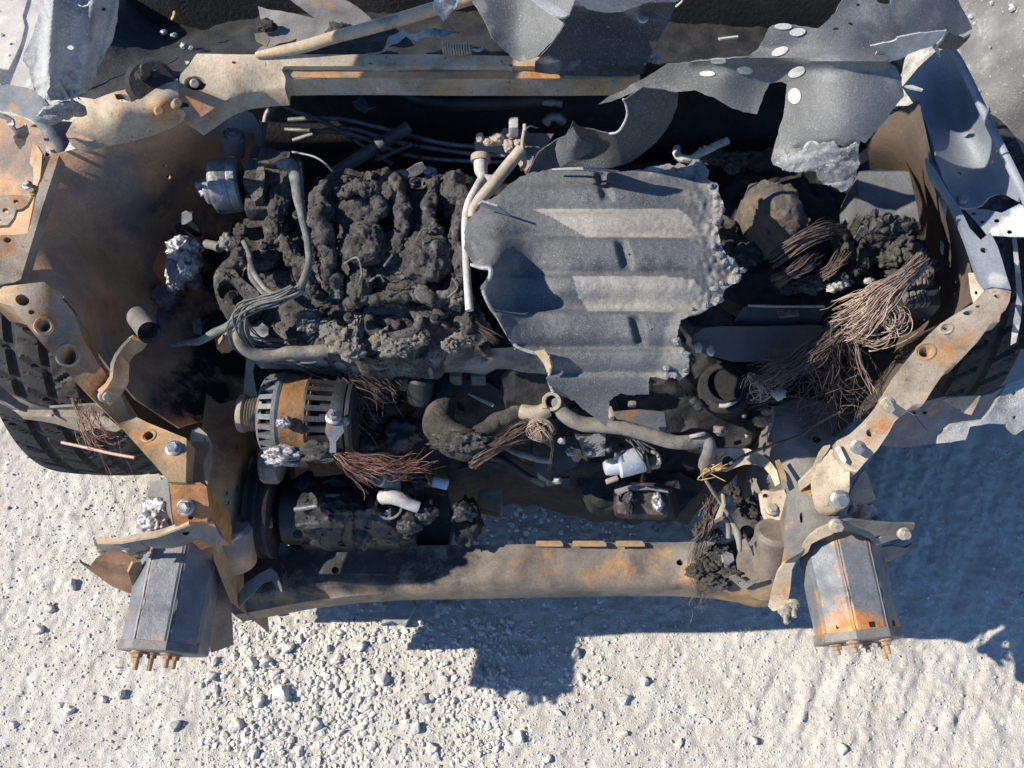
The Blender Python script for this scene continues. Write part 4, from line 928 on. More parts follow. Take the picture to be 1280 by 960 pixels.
lump('char_clump', 425, 40, .91, 16, 9, M_CHAR, CAR, sub=4, amp=.4); lump('char_clump', 333, 32, .90, 12, 7, M_CHARD, CAR)
tube('wiper_rod', [(320, 69, .905), (350, 64, .91), (380, 58, .915), (420, 46, .925), (480, 30, .94), (560, 6, .955), (600, -6, .96)], [.004, .007, .008, .008, .0085, .009, .009], mat('tan_rod_steel', [(.26, .19, .12), (.40, .31, .21), (.46, .33, .2)], 26, rough=.65, bump=.2, big=((.17, .15, .13), 14, .56, .1)), CAR, 10, flat=.7)
sheet('torn_foil', [(481, 58), (487, 46), (500, 38), (512, 42), (530, 36), (560, 35), (575, 38), (560, 42), (548, 46), (530, 46), (520, 48), (508, 44), (496, 54)], [(481, 58, .915), (530, 38, .92), (575, 38, .91), (500, 48, .905)], M_PALE, CAR, step=4, jag=1.2, rough=.004, rsc=60)
sp = [W(553 + 36 * t, 60 + 1.5 * math.sin(t * 3) , .912) + Vector((0, math.cos(t * 2 * math.pi * 11), math.sin(t * 2 * math.pi * 11))) * .0068 for t in np.linspace(0, 1, 160)]
tube('return_spring', sp, .0013, M_TANROD, CAR, 6, 0, px=False)
tube('spring_hook', [(588, 61, .912), (598, 63, .912), (604, 60, .913)], .002, M_TANROD, CAR, 6)
for x, y, r in ((205, 40, 4), (218, 44, 4), (230, 58, 5), (240, 60, 4), (236, 79, 4), (205, 14, 0), (150, 30, 0)):
    if r: lump('ash_crumb', x, y, .88, r, r * .7, M_ALUD, CAR, sub=3, amp=.6, sc=2.4)
tube('bright_clip', [(215, 24, .88), (217, 20, .885), (218, 15, .885)], .002, mat('yellow_clip', [(.5, .3, .1), (.6, .4, .15)], 30), CAR, 6)
# strut mount arch and drum
sheet('mount_arch', [(248, 168), (255, 152), (272, 140), (296, 134), (316, 142), (326, 158), (330, 188), (322, 184), (318, 168), (305, 164), (285, 162), (266, 166), (252, 172)], [(248, 168, .73), (290, 136, .80), (326, 158, .77), (330, 188, .73), (285, 162, .77)], M_BLUEST, CAR, th=.006, step=5)
cyl('mount_post', (292, 194, .72), (291, 168, .76), .017, M_BLUEST, CAR, 20, .004); bolt(292, 166, .765, .010, M_BLUEST, CAR)
DR_ = cyl('vacuum_drum', (266, 234, .735), (303, 230, .735), .040, M_ALUD, CAR, 40, .004, prof=[(0, .80), (.05, .93), (.12, .98), (.2, 1), (.62, 1), (.66, .97), (.70, 1.0), (.92, .99), (1, .9)])
DR_['label'] = 'dull grey metal drum lying beside the dark module'
cyl('drum_hub', (256, 240, .735), (267, 238, .735), .020, M_ALUD, DR_, 18, .004)
for k in range(7): lump('hub_lug', 250 + 9 * random.random(), 226 + 26 * random.random(), .74, 5, 4, M_ALUD, DR_, sub=2, amp=.3)
cyl('hub_pin', (245, 232, .74), (254, 231, .74), .007, M_ALUD, DR_, 12)

# ---------------------------------------------------------------- top of the engine: module, char, hoses
MOD = box('ignition_module', (334, 220, .745), (.052, .065, .05), M_CHAR, CAR, (0, 8, -6), .005)
box('module_lid', (344, 200, .775), (.045, .022, .016), M_CHAR, MOD, (6, 0, -3), .003)
sheet('module_face', [(306, 224), (312, 208), (330, 208), (331, 226), (328, 244), (318, 252), (308, 236)], [(306, 224, .755), (330, 208, .782), (318, 252, .765)], M_CHAR, MOD, th=.016, step=5, rough=.001)
box('module_foot', (327, 262, .735), (.04, .03, .04), M_CHAR, MOD, (0, 0, 5), .005)
box('module_foot', (322, 285, .715), (.035, .02, .03), M_CHAR, MOD, (0, 0, 12), .004)
CH = sheet('charred_manifold', [(382, 236), (396, 222), (420, 224), (436, 212), (470, 214), (500, 212), (525, 220), (548, 214), (575, 216), (596, 224), (594, 262), (584, 300), (586, 340), (596, 380), (618, 412), (612, 438), (560, 432), (548, 446), (500, 446), (470, 452), (440, 448), (410, 444), (370, 430), (330, 424), (300, 410), (292, 380), (305, 340), (295, 316), (310, 296), (345, 262), (360, 244)],
      [(396, 222, .735), (500, 214, .735), (596, 224, .73), (450, 290, .765), (540, 330, .76), (590, 380, .70), (500, 440, .675), (410, 440, .665), (300, 400, .64), (310, 300, .70), (360, 250, .715), (400, 330, .725), (520, 250, .735), (520, 385, .71), (470, 380, .71), (360, 390, .68)],
      M_CHAR, CAR, th=.06, step=3.2, jag=1.6, rough=.013, rsc=34, oc=8,
      paint=[(425, 430, 20, .6), (490, 430, 26, .6), (490, 390, 20, .45), (540, 400, 22, .4), (400, 410, 18, .3)])
CH['label'] = 'charred crumbling top of the engine left of the ribbed sheet'
LUMPS = [(350, 245, .755, 15, 34, 0, .4), (365, 222, .765, 14, 26, -10, .35), (345, 285, .735, 16, 22, 0, .4), (368, 310, .72, 14, 22, 0, .45), (415, 245, .765, 18, 24, 10, .4), (408, 278, .75, 10, 30, 5, .4), (450, 262, .775, 32, 26, 0, .35), (455, 305, .77, 28, 30, 10, .38), (452, 350, .74, 18, 30, -5, .45), (490, 235, .77, 16, 22, 0, .45), (499, 262, .765, 14, 28, 10, .45), (566, 244, .765, 22, 28, 0, .45), (574, 290, .75, 9, 34, 0, .4), (532, 318, .765, 32, 34, 20, .42), (520, 360, .73, 34, 18, 0, .5), (565, 345, .735, 12, 30, 0, .45), (480, 372, .72, 28, 12, 0, .5), (420, 370, .70, 26, 14, 20, .5), (395, 300, .715, 9, 30, -10, .45), (408, 335, .71, 7, 28, -15, .5), (545, 250, .725, 30, 14, 20, .25), (330, 325, .71, 18, 14, 0, .45), (350, 352, .70, 22, 12, 0, .5), (585, 400, .71, 16, 26, 10, .5), (550, 385, .715, 26, 12, 10, .5)]
for i, (x, y, z, rx, ry, ro, am) in enumerate(LUMPS):
    lump('charred_lump', x, y, z, rx, ry, M_CHAR, CH, rz=min(rx, ry) / 1000 * .9, amp=am * .62, sc=1.3, sub=5, rot=ro, oc=7)
for pts, rr in (([(408, 232, .79), (400, 262, .795), (404, 300, .785), (412, 335, .765), (420, 372, .735)], [.011, .013, .012, .010, .008]), ([(497, 228, .79), (502, 256, .795), (500, 285, .79), (494, 318, .775)], [.009, .011, .010, .006]), ([(568, 226, .79), (577, 256, .795), (576, 300, .785), (572, 345, .765), (568, 385, .745)], [.012, .012, .0095, .010, .008]), ([(388, 300, .755), (394, 330, .75), (406, 356, .735), (428, 374, .725)], [.006, .008, .007, .006]), ([(424, 386, .72), (460, 376, .735), (500, 368, .745), (545, 372, .745), (580, 366, .74)], [.006, .008, .008, .009, .006]), ([(540, 232, .775), (536, 262, .785), (540, 290, .79)], [.007, .010, .008]), ([(432, 250, .80), (440, 238, .81), (462, 236, .812), (476, 248, .805), (478, 272, .80)], [.006, .009, .010, .009, .006]), ([(350, 300, .74), (372, 320, .745), (384, 345, .735), (398, 372, .72)], [.006, .008, .008, .006])):
    roughen(tube('melted_hose', pts, [q * 1.05 for q in rr], M_CHAR, CH, 26, 22, wob=.010), .006, 60)
for x, y in ((416, 226), (470, 222), (520, 228), (586, 232), (436, 396), (544, 398), (372, 268), (330, 310)): bolt(x, y, .775 if y < 300 else .735, .006, M_SOOTM, CH)
for pts in ([(430, 330, .785), (446, 322, .80), (452, 340, .795), (448, 356, .78)], [(520, 300, .80), (530, 286, .81), (545, 290, .805)], [(560, 372, .76), (572, 360, .77), (566, 348, .775)], [(380, 285, .775), (394, 278, .785), (400, 262, .79)], [(462, 352, .775), (474, 344, .785), (480, 352, .78)]):
    tube('thin_wire', pts, .0013, M_GWIRE, CH, 5)
PALE_L = [(428, 425, 20, 16), (440, 438, 16, 12), (415, 412, 14, 14), (447, 405, 9, 20), (493, 434, 20, 12), (478, 425, 12, 14), (518, 424, 16, 9), (580, 424, 15, 9), (564, 432, 10, 8), (592, 418, 10, 9), (386, 400, 14, 14)]
for x, y, rx, ry in PALE_L: lump('pale_char', x, y, .70, rx, ry, M_PCHAR, CH, rz=.012, amp=.42, sc=1.9, sub=5, oc=7)
tube('char_ring', [(462, 396, .705), (465, 388, .708), (490, 384, .71), (515, 388, .71), (524, 398, .708), (520, 414, .705), (500, 420, .703), (474, 420, .703), (463, 412, .704), (462, 396, .705)], .0085, M_CHAR, CH, 10, wob=.006)
box('char_pocket', (493, 405, .672), (.06, .03, .01), M_HOLE, CH); 
lump('char_pit', 440, 322, .69, 1, 1, M_HOLE, CH, sub=2)
sheet('smooth_pane', [(508, 240), (545, 238), (556, 252), (548, 268), (530, 280), (512, 276), (506, 258)], [(508, 240, .735), (556, 252, .745), (530, 280, .735)], M_SOOTM, CH, step=5)
for x, y in ((503, 219), (538, 216)): lump('bright_bead', x, y, .765, 8, 7, M_ALUD, CH, sub=4, amp=.3)
sheet('shiny_flake', [(505, 215), (520, 205), (528, 203), (534, 212), (520, 220), (508, 222)], [(505, 215, .755), (528, 203, .77), (520, 220, .75)], M_ALUD, CH, step=4)
# main cable and its kin
tube('main_cable', [(350, 205, .80), (362, 206, .805), (370, 222, .805), (373, 246, .80), (378, 270, .795), (384, 300, .785), (386, 330, .775), (380, 352, .765), (366, 366, .755), (345, 375, .745), (318, 380, .735), (300, 390, .725), (288, 404, .715), (270, 415, .70), (250, 425, .68), (215, 432, .64)], [.007, .009, .0095, .008, .0055, .005, .005, .0055, .006, .0075, .008, .007, .006, .006, .0055, .003], M_GWIRE, CAR, 12, 10, wob=.0018)
strands('cable_braid', [[(368, 366, .765), (345, 377, .757), (318, 383, .747), (300, 394, .735), (300, 415, .71), (318, 435, .68), (360, 440, .665), (400, 440, .665)]], 14, .0022, M_GWIRE, CAR, .012, .006, 5)
tube('hose', [(300, 396, .715), (299, 420, .70), (308, 436, .685), (330, 444, .675), (370, 441, .672), (410, 438, .67)], .0095, M_HOSE, CAR, 12, 8, wob=.002)
tube('cable', [(304, 300, .745), (312, 320, .74), (314, 345, .735), (325, 362, .735), (342, 372, .735)], .004, M_GWIRE, CAR, 8, wob=.002)
tube('cable', [(308, 312, .74), (318, 340, .738), (330, 360, .735), (348, 370, .735)], .0045, M_HOSE, CAR, 8, wob=.002)
tube('thin_wire', [(365, 190, .79), (390, 195, .79), (405, 203, .785), (416, 214, .77)], .0014, M_WHITEP, CAR, 6)
tube('thin_wire', [(499, 284, .785), (500, 300, .78), (493, 315, .775), (480, 333, .77)], .0016, M_GWIRE, CAR, 6)
for x, y, rx, ry, m in ((302, 290, 10, 8, M_CHAR), (296, 305, 9, 10, M_CHAR), (300, 322, 12, 12, M_CHAR), (285, 305, 10, 8, M_GREYST), (352, 210, 8, 6, M_ALUD), (346, 232, 7, 9, M_ALUD), (283, 300, 7, 9, M_GREYST)):
    lump('charred_lump', x, y, .735, rx, ry, m, CH, amp=.4, sub=4)
# engine mount with the raised letters J and R
EM = sheet('engine_mount', [(267, 346), (270, 338), (278, 328), (286, 322), (290, 318), (294, 328), (292, 336), (300, 346), (312, 356), (324, 366), (322, 376), (314, 384), (306, 390), (296, 400), (284, 394), (275, 384), (270, 372), (267, 358)],
      [(267, 346, .70), (288, 322, .725), (324, 366, .70), (290, 396, .685), (275, 384, .69)], M_CHAR, CAR, th=.03, step=4,
      holes=[[(271, 362), (274, 354), (280, 349), (288, 349), (295, 356), (303, 364), (305, 372), (300, 380), (296, 383), (284, 377), (275, 372)]])
EM['label'] = 'grey cast engine mount with a large round hole and raised letters'
def letters(txt, x, y, z, size, parent, rot=0):
    cu = bpy.data.curves.new('t', 'FONT'); cu.body = txt; cu.size = size; cu.extrude = .0012; cu.align_x = 'CENTER'; cu.align_y = 'CENTER'
    to = bpy.data.objects.new('t', cu); COL.objects.link(to); bpy.context.view_layer.update()
    m2 = bpy.data.meshes.new_from_object(to.evaluated_get(bpy.context.evaluated_depsgraph_get())); bpy.data.objects.remove(to)
    m2.transform(Matrix.Translation(W(x, y, z)) @ Matrix.Rotation(R(rot), 4, 'Z') @ Matrix.Rotation(R(-18), 4, 'X')); return link('cast_letter', m2, M_HOLE, parent)
letters('J', 286, 334.5, onz(EM, 286, 334.5) + .0015, .017, EM, 80); letters('R', 284.5, 342, onz(EM, 284.5, 342) + .0015, .021, EM, 5)
lump('bright_bead', 291, 369, .66, 5, 5, M_ALU, EM, sub=3, amp=.2)
sheet('mount_cup', [(268, 350), (308, 352), (310, 384), (275, 388)], .64, M_SOOT, EM, step=8)
for poly, z, c in (([(310, 405), (324, 402), (334, 408), (336, 420), (326, 426), (314, 422)], .665, M_BLUEST), ([(372, 408), (378, 406), (382, 414), (376, 418)], .67, M_BLUEST), ([(240, 400), (250, 398), (253, 408), (250, 418), (242, 416)], .56, M_BLUEST), ([(196, 380), (208, 376), (212, 396), (206, 414), (198, 408)], .54, M_BLUEST)):
    sheet('bright_flake', poly, z, c, CAR, step=4, rough=.004, rsc=80, jag=.8)
cyl('orange_stub', (280, 432, .61), (292, 420, .65), .013, M_TAN, CAR, 8, .002)
box('orange_stub_base', (284, 428, .60), (.03, .02, .02), M_TAN, CAR, (0, 0, 25))
# molten aluminium on the left mount
box('rust_block', (211, 332, .60), (.022, .05, .05), mat('bright_rust', [(.30, .12, .04), (.42, .18, .06)], 30, rough=.85), CAR, (0, 0, -8), .004)
ML = lump('molten_drip', 229, 312, .66, 22, 16, M_ALU, CAR, rz=.018, amp=.4, sc=1.6, sub=5, oc=3)
lump('molten_drip', 222, 335, .64, 13, 28, M_ALUD, CAR, rz=.018, amp=.35, sc=1.6, sub=5, oc=3)
lump('molten_drip', 237, 332, .65, 13, 20, M_ALU, CAR, rz=.02, amp=.3, sc=1.4, sub=5, rot=-15, oc=3)
lump('molten_drip', 246, 350, .62, 6, 12, M_BLUEST, CAR, amp=.4, sub=4)
sheet('bent_clip', [(217, 282), (226, 280), (230, 268), (240, 266), (241, 276), (248, 284), (251, 295), (236, 297), (222, 294)], [(217, 282, .66), (235, 266, .70), (251, 295, .65)], M_SOOTM, CAR, step=4, jag=.6)
sheet('clip_tip', [(227, 267), (233, 264), (240, 267), (240, 275), (232, 280), (227, 281)], [(227, 267, .715), (240, 270, .71), (228, 281, .70)], M_WHITEP, CAR, step=3)
tube('stud_rod', [(258, 305, .67), (268, 307, .69), (275, 310, .70)], .007, M_GREYST, CAR, 10)
lump('dull_melt', 206, 368, .56, 14, 16, M_BLUEST, CAR, amp=.5, sub=4)

# front rail of the cylinder head and what hangs under it
HB = sheet('head_rail', [(300, 432), (360, 438), (400, 436), (436, 440), (480, 434), (545, 434), (600, 436), (640, 434), (690, 436), (712, 446), (705, 456), (660, 455), (636, 450), (620, 449), (606, 456), (580, 453), (544, 453), (540, 462), (528, 462), (520, 454), (495, 455), (470, 460), (440, 458), (410, 452), (370, 450), (320, 448)],
      [(300, 432, .645), (436, 440, .655), (690, 436, .66), (705, 456, .64), (540, 460, .635), (440, 458, .64), (320, 448, .63)], M_HOSE, CAR, th=.03, step=5, rough=.002, rsc=30, oc=3)
HB['label'] = 'sooty grey rail along the front edge of the engine'
for x0, x1, y0, y1, z in ((562, 578, 458, 478, .575), (588, 608, 464, 478, .57)):
    box('valve_block', ((x0 + x1) / 2, (y0 + y1) / 2, z), ((x1 - x0) / 880, (y1 - y0) / 850, .03), M_HOSE, CAR, bev=.003)
cyl('intake_port', (505, 460, .60), (508, 478, .57), .022, M_SOOTM, CAR, 24, .004)
cyl('intake_port', (527, 470, .60), (525, 502, .56), .020, M_SOOTM, CAR, 24, .004)
cyl('intake_port', (492, 500, .55), (492, 512, .53), .018, M_SOOT, CAR, 20, .004)
sheet('valley_plate', [(515, 472), (560, 470), (610, 478), (640, 498), (620, 505), (600, 500), (560, 490), (520, 490)], [(515, 472, .56), (610, 478, .56), (620, 505, .54), (520, 490, .54)], M_SOOTM, CAR, step=6)
sheet('plate_edge', [(585, 492), (592, 494), (618, 505), (616, 508), (600, 501)], [(585, 492, .56), (618, 506, .55)], M_WHITEP, CAR, step=3)
sheet('soot_box', [(640, 458), (700, 456), (690, 500), (670, 510), (632, 500), (626, 470)], [(640, 458, .62), (700, 456, .62), (670, 510, .58)], M_SOOT, CAR, th=.04, step=6, rough=.004, rsc=50)
# exhaust/coolant elbow
tube('coolant_elbow', [(560, 470, .55), (552, 500, .555), (550, 530, .56), (566, 552, .562), (590, 556, .56), (608, 545, .56), (624, 526, .56), (650, 512, .565), (668, 512, .57)], [.020, .021, .023, .026, .024, .017, .0135, .012, .011], M_CHARD, CAR, 22, 8, wob=.007)
lump('grey_scale', 575, 552, .58, 34, 13, M_CHAR, CAR, rz=.014, amp=.4, sub=5, sc=2.4)
P1 = tube('coolant_pipe', [(652, 514, .575), (662, 516, .578), (674, 516, .58), (685, 511, .582)], .0115, M_TANROD, CAR, 14, 6)
disc_ring('pipe_flange', 690, 502, .59, .0145, .0085, .007, M_TANROD, P1, ax=(-.1, -.5, 1))
sheet('pipe_ear', [(678, 496), (681, 495), (682, 505), (684, 510), (678, 510)], .595, M_TANROD, P1, step=3)
tube('coolant_pipe', [(692, 500, .582), (700, 512, .58), (712, 523, .575), (728, 530, .57), (750, 532, .57), (775, 534, .57), (800, 540, .57), (825, 548, .565), (845, 553, .56), (862, 552, .558), (878, 549, .555), (885, 556, .55), (884, 570, .53), (882, 582, .50)], [.010, .011, .0115, .0115, .0115, .011, .011, .011, .0105, .0105, .011, .011, .011, .011], M_HOSE, CAR, 16, 8, wob=.001)
tube('pipe_glint', [(862, 546, .572), (872, 544, .574), (880, 542, .57)], .003, M_WHITEP, CAR, 6)

# alternator
AX = [(x, 520 + (x - 375) * .02, .565) for x in (300, 328, 348, 384, 440)]
ALT = cyl('alternator', (357, 519, .565), (400, 522, .565), .0625, mat('scorched_stator', [(.10, .055, .022), (.21, .105, .04), (.29, .155, .065)], 30, rough=.8, bump=.4, big=((.035, .032, .03), 16, .52, .1)), CAR, 48, .003); ALT['label'] = 'alternator with an orange rusted middle band and slotted cast ends'
a0, a1 = W(313, 517, .565), W(458, 523, .565); ad = (a1 - a0).normalized(); au = ad.orthogonal().normalized(); av = ad.cross(au)
def alt_ring(t0, t1, r0, r1, m, nslot, name):
    b = a0 + ad * t0; e = a0 + ad * t1
    V, F = [], []; seg = nslot * 4
    prof = [(0, r0 * .78), (.02, r0 * .93), (.14, r0), (.30, r0), (.72, r1), (.88, r1), (1, r1 * .97)]
    # end rings
    for lo_, hi_ in ((0, 2), (4, 6)):
        o = len(V)
        for i in range(lo_, hi_ + 1):
            for k in range(seg):
                an = 2 * math.pi * k / seg; V.append(b + (e - b) * prof[i][0] + (au * math.cos(an) + av * math.sin(an)) * prof[i][1])
        for i in range(hi_ - lo_):
            for k in range(seg):
                k2 = (k + 1) % seg; F.append((o + i * seg + k, o + i * seg + k2, o + (i + 1) * seg + k2, o + (i + 1) * seg + k))
    # ribs between the slots
    for s in range(nslot):
        for q in range(2):
            pass
        an0 = 2 * math.pi * (s) / nslot; an1 = an0 + 2 * math.pi / nslot * .5; o = len(V)
        for t, rr in ((.13, r0 * 1.0), (.89, r1 * 1.0)):
            for an in (an0, an1):
                for dr in (0, -.010):
                    V.append(b + (e - b) * t + (au * math.cos(an) + av * math.sin(an)) * (rr + dr))
        F += [(o, o + 2, o + 6, o + 4), (o, o + 4, o + 5, o + 1), (o + 2, o + 3, o + 7, o + 6)]
    h = link(name, mesh(name, V, F, True, R(25)), m, ALT)
    return h
alt_ring(.024, .058, .059, .065, M_BLUEST, 26, 'front_housing')
alt_ring(.088, .150, .065, .063, M_SOOTM, 26, 'rear_housing')
cyl('inner_drum', tuple(a0 + ad * .03), tuple(a0 + ad * .150), .052, M_SOOT, ALT, 40, .003, px=False)
cyl('rear_cover', tuple(a0 + ad * .148), tuple(a0 + ad * .162), .060, M_SOOTM, ALT, 36, .008, px=False)
cyl('pulley', tuple(a0 - ad * .016), tuple(a0 + ad * .024), .0285, M_TANROD, ALT, 40, px=False, prof=[(0, .72), (.03, .96), (.08, 1), (.24, 1), (.27, .93)] + sum([[(.27 + .1 * k, .93), (.30 + .1 * k, .80), (.33 + .1 * k, .80), (.36 + .1 * k, .93)] for k in range(6)], []) + [(.93, .98), (1, .98)])
lump('molten_ear', 352, 570, .60, 22, 12, M_ALUD, ALT, rz=.012, amp=.4, sub=5, sc=1.7, oc=3)
lump('molten_ear', 355, 528, .627, 10, 7, M_ALUD, ALT, rz=.008, amp=.3, sub=4)
sheet('terminal_strap', [(408, 528), (416, 522), (428, 528), (430, 540), (420, 552), (420, 566), (412, 566), (412, 552), (406, 540)], [(408, 528, .635), (428, 528, .635), (416, 566, .61)], M_BLUEST, ALT, th=.004, step=4)
bolt(417, 521, .638, .0095, M_STEEL, ALT, h=.010, stud=.008)
bolt(431, 526, .63, .005, M_BOLT, ALT)
lump('grey_scale', 400, 565, .60, 26, 12, M_CHAR, ALT, rz=.012, amp=.45, sub=4)
box('bracket_foot', (373, 574, .59), (.03, .018, .02), M_SOOTM, ALT, (0, 0, 0), .003)
for k in range(4): box('shim', (342 + k * 1.5, 444 + k * 4, .62), (.022, .0035, .012), M_STEEL if k % 2 == 0 else M_BLUEST, CAR, (0, 0, 8), .001)

# compressor, crank pulley and side strip below the alternator
CP = cyl('compressor', (356, 640, .40), (520, 640, .40), .052, M_SOOTM, CAR, 32, .008, prof=[(0, .9), (.02, 1), (.28, 1), (.29, 1.08), (.33, 1.08), (.34, .95), (.6, .95), (.62, 1.05), (.68, 1.05), (.70, .8), (1, .75)])
cyl('crank_pulley', (322, 630, .40), (352, 632, .40), .085, M_SOOT, CAR, 44, .004, prof=[(0, .9), (.05, 1), (.2, 1), (.25, .94), (.4, .94), (.45, 1), (.55, 1), (.6, .94), (.8, .94), (.85, 1), (1, .98)])
cyl('idler_pulley', (330, 575, .50), (352, 576, .50), .036, M_HOSE, CAR, 30, .004)
for x, y, z, sx, sy in ((425, 606, .46, .05, .02), (445, 630, .46, .04, .03), (400, 655, .45, .06, .03), (455, 660, .45, .03, .05), (490, 648, .44, .05, .02), (380, 612, .45, .03, .04)):
    lump('compressor_rib', x, y, z - .02, sx * 500, sy * 500, M_SOOTM, CP, rz=.02, amp=.3, sub=4, sc=1.3)
tube('glint_rod', [(368, 637, .462), (406, 631, .465)], .004, M_ALUD, CP, 8); box('small_bar', (416, 620, .47), (.025, .007, .006), M_HOSE, CP)
sheet('timing_cover', [(362, 680), (352, 660), (350, 620), (360, 600), (420, 600), (560, 612), (566, 650), (560, 684), (470, 684), (400, 682)], [(362, 680, .36), (360, 600, .42), (560, 612, .40), (560, 684, .345)], M_SOOT, CAR, th=.05, step=7, rough=.008, rsc=40)
sheet('splash_strip', [(299, 590), (309, 588), (313, 572), (316, 570), (310, 610), (304, 640), (300, 662), (304, 680), (300, 672), (292, 655), (295, 640), (296, 612)], [(299, 590, .43), (316, 570, .45), (304, 640, .42), (300, 680, .40)], M_TANR, CAR, step=4, paint=[(305, 596, 12, .5)])
cyl('stub_bolt', (318, 610, .43), (338, 609, .43), .0065, M_TAN, CAR, 12); lump('stub_nut', 340, 608, .43, 5, 8, M_TANROD, CAR, sub=3, amp=.2)
box('yellow_shim', (337, 648, .44), (.007, .03, .006), M_TAN, CAR, (0, 0, 12), .002)
sheet('curled_lip', [(291, 660), (296, 659), (303, 668), (308, 680), (304, 680), (297, 668)], .44, M_WHITEP, CAR, step=3)
sheet('compressor_shell', [(364, 602), (430, 592), (500, 600), (524, 640), (518, 676), (440, 684), (376, 680), (360, 640)], [(364, 602, .42), (430, 592, .43), (500, 600, .43), (524, 640, .41), (440, 684, .40), (376, 680, .40), (360, 640, .41), (440, 640, .475), (400, 625, .47), (480, 650, .465)], M_SOOTM, CP, th=.03, step=3.5, rough=.007, rsc=55, oc=6, bump=lambda x, y: .006 * (math.sin(x * .22) > .3) * (380 < x < 500) + .005 * (abs(y - 640) < 3), paint=[(470, 655, 30, .32), (400, 655, 26, .3)])
for x, y in ((372, 606), (372, 668), (512, 612), (508, 668), (440, 600)): bolt(x, y, .445, .006, M_SOOTM, CP)
# pipes with bright ends
tube('short_elbow', [(470, 594, .475), (474, 598, .485), (482, 600, .49), (490, 603, .485), (491, 612, .47)], .0125, M_HOSE, CAR, 18, 6, hollow=.75)
disc_ring('elbow_rim', 475, 598, .495, .0125, .009, .004, M_WHITEP, CAR, ax=(-.5, -.2, .8))
tube('silver_tube', [(478, 622, .475), (488, 621, .485), (500, 624, .485), (512, 630, .48), (523, 634, .475)], [.011, .0115, .011, .0095, .009], M_WHITEP, CAR, 16, 6)
disc_ring('tube_clamp', 486, 632, .47, .022, .018, .004, M_ALUD, CAR, ax=(.2, -.2, 1))
lump('bright_bead', 484, 642, .465, 6, 5, M_ALU, CAR, sub=3, amp=.5)
cyl('blue_tube', (541, 602, .47), (560, 606, .47), .0085, M_BLUECAP, CAR, 18, .002)
for x, y, r in ((520, 600, 12), (505, 610, 10), (532, 640, 16), (512, 655, 14), (545, 560, 0), (455, 560, 18), (470, 520, 20), (500, 540, 24), (460, 490, 22), (450, 590, 14), (580, 640, 14)):
    if r: lump('sooty_lump', x, y, .46 if y > 590 else .52, r, r * .8, M_SOOTM, CAR, amp=.4, sub=4)
lump('sooty_lump', 584, 655, .40, 18, 26, M_SOOT, CAR, amp=.4, sub=4); box('rusty_patch', (612, 628, .36), (.04, .045, .02), M_DARKRUST, CAR, (0, 0, 5), .006, noisy=.004); box('rusty_flake', (612, 642, .375), (.035, .01, .006), M_ORANGE, CAR, (0, 0, -12), .002, noisy=.002)

# starter, filter, bracketry in the middle
ST = cyl('starter_motor', (756, 586, .50), (806, 573, .50), .020, M_BLUECAP if False else mat('whitened_alloy', [(.34, .37, .42), (.48, .51, .56), (.58, .6, .63)], 30, rough=.5, metal=.3, bump=.3), CAR, 26, .003, prof=[(0, .5), (.08, .62), (.3, .68), (.34, 1), (.96, 1), (1, .92)])
ST['label'] = 'small whitish metal cylinder below the coolant pipe'
disc_ring('starter_rim', 806, 573, .50, .023, .016, .004, M_SOOTM, ST, ax=(1, .25, .2))
box('starter_plug', (817, 578, .50), (.018, .018, .018), M_HOSE, ST, (0, 0, 12), .003)
tube('plug_wire', [(805, 562, .51), (815, 565, .515), (822, 568, .51), (825, 580, .505)], .003, M_TANROD, ST, 8)
FI = box('valve_cover_box', (801, 626, .40), (.088, .058, .045), mat('blotched_black', [(.012, .011, .010), (.05, .042, .036), (.16, .13, .11)], 40, rough=.55, bump=.3), CAR, (8, 0, -2), .016)
sheet('cover_rim', [(768, 612), (785, 607), (810, 607), (833, 611), (836, 616), (812, 612), (786, 613), (770, 620)], .437, M_ALUD, FI, step=4)
for x, y, rx, ry, m in ((822, 627, 7, 11, M_ALU), (787, 622, 9, 9, M_SOOTM), (787, 634, 5, 10, M_HOLE)): lump('cover_blob', x, y, .428, rx, ry, m, FI, amp=.4, sub=4, sc=2.2)
sheet('mid_bracket', [(718, 541), (726, 543), (757, 542), (756, 570), (742, 571), (732, 572), (728, 566), (727, 552), (720, 548)], [(718, 541, .52), (757, 542, .525), (740, 571, .50)], M_GREYST, CAR, th=.008, step=4)
sheet('mid_plate', [(690, 545), (720, 545), (728, 570), (718, 585), (700, 592), (688, 580)], [(690, 545, .49), (728, 570, .48), (700, 592, .46)], M_SOOTM, CAR, th=.01, step=5, rough=.002)
for x, y in ((703, 551), (713, 565), (760, 561), (697, 601), (735, 565)): lump('bright_bead', x, y, .505, 6, 4, M_ALUD, CAR, sub=3, amp=.4)
sheet('mid_plate', [(664, 545), (690, 545), (690, 600), (712, 598), (712, 606), (678, 608), (670, 590)], [(664, 545, .47), (690, 600, .42), (712, 602, .42)], M_SOOTM, CAR, th=.008, step=5, rough=.003, rsc=50)
tube('strut_rod', [(630, 556, .49), (650, 566, .48), (672, 574, .47), (690, 575, .47)], .006, M_HOSE, CAR, 10, wob=.002)
tube('strut_rod', [(612, 572, .45), (630, 576, .44), (660, 596, .42), (680, 605, .41)], .006, M_SOOTM, CAR, 10)
for pts in ([(783, 540, .55), (795, 548, .545), (805, 556, .535), (812, 562, .525)],):
    strands('frayed_braid', [pts], 16, .0012, M_GWIRE, CAR, .010, .008, 9, wob=.001)
box('sensor_tip', (763, 516, .59), (.008, .018, .012), M_TANROD, CAR, (0, 0, 15), .003); box('sensor_tip', (790, 505, .59), (.012, .008, .01), M_HOSE, CAR)
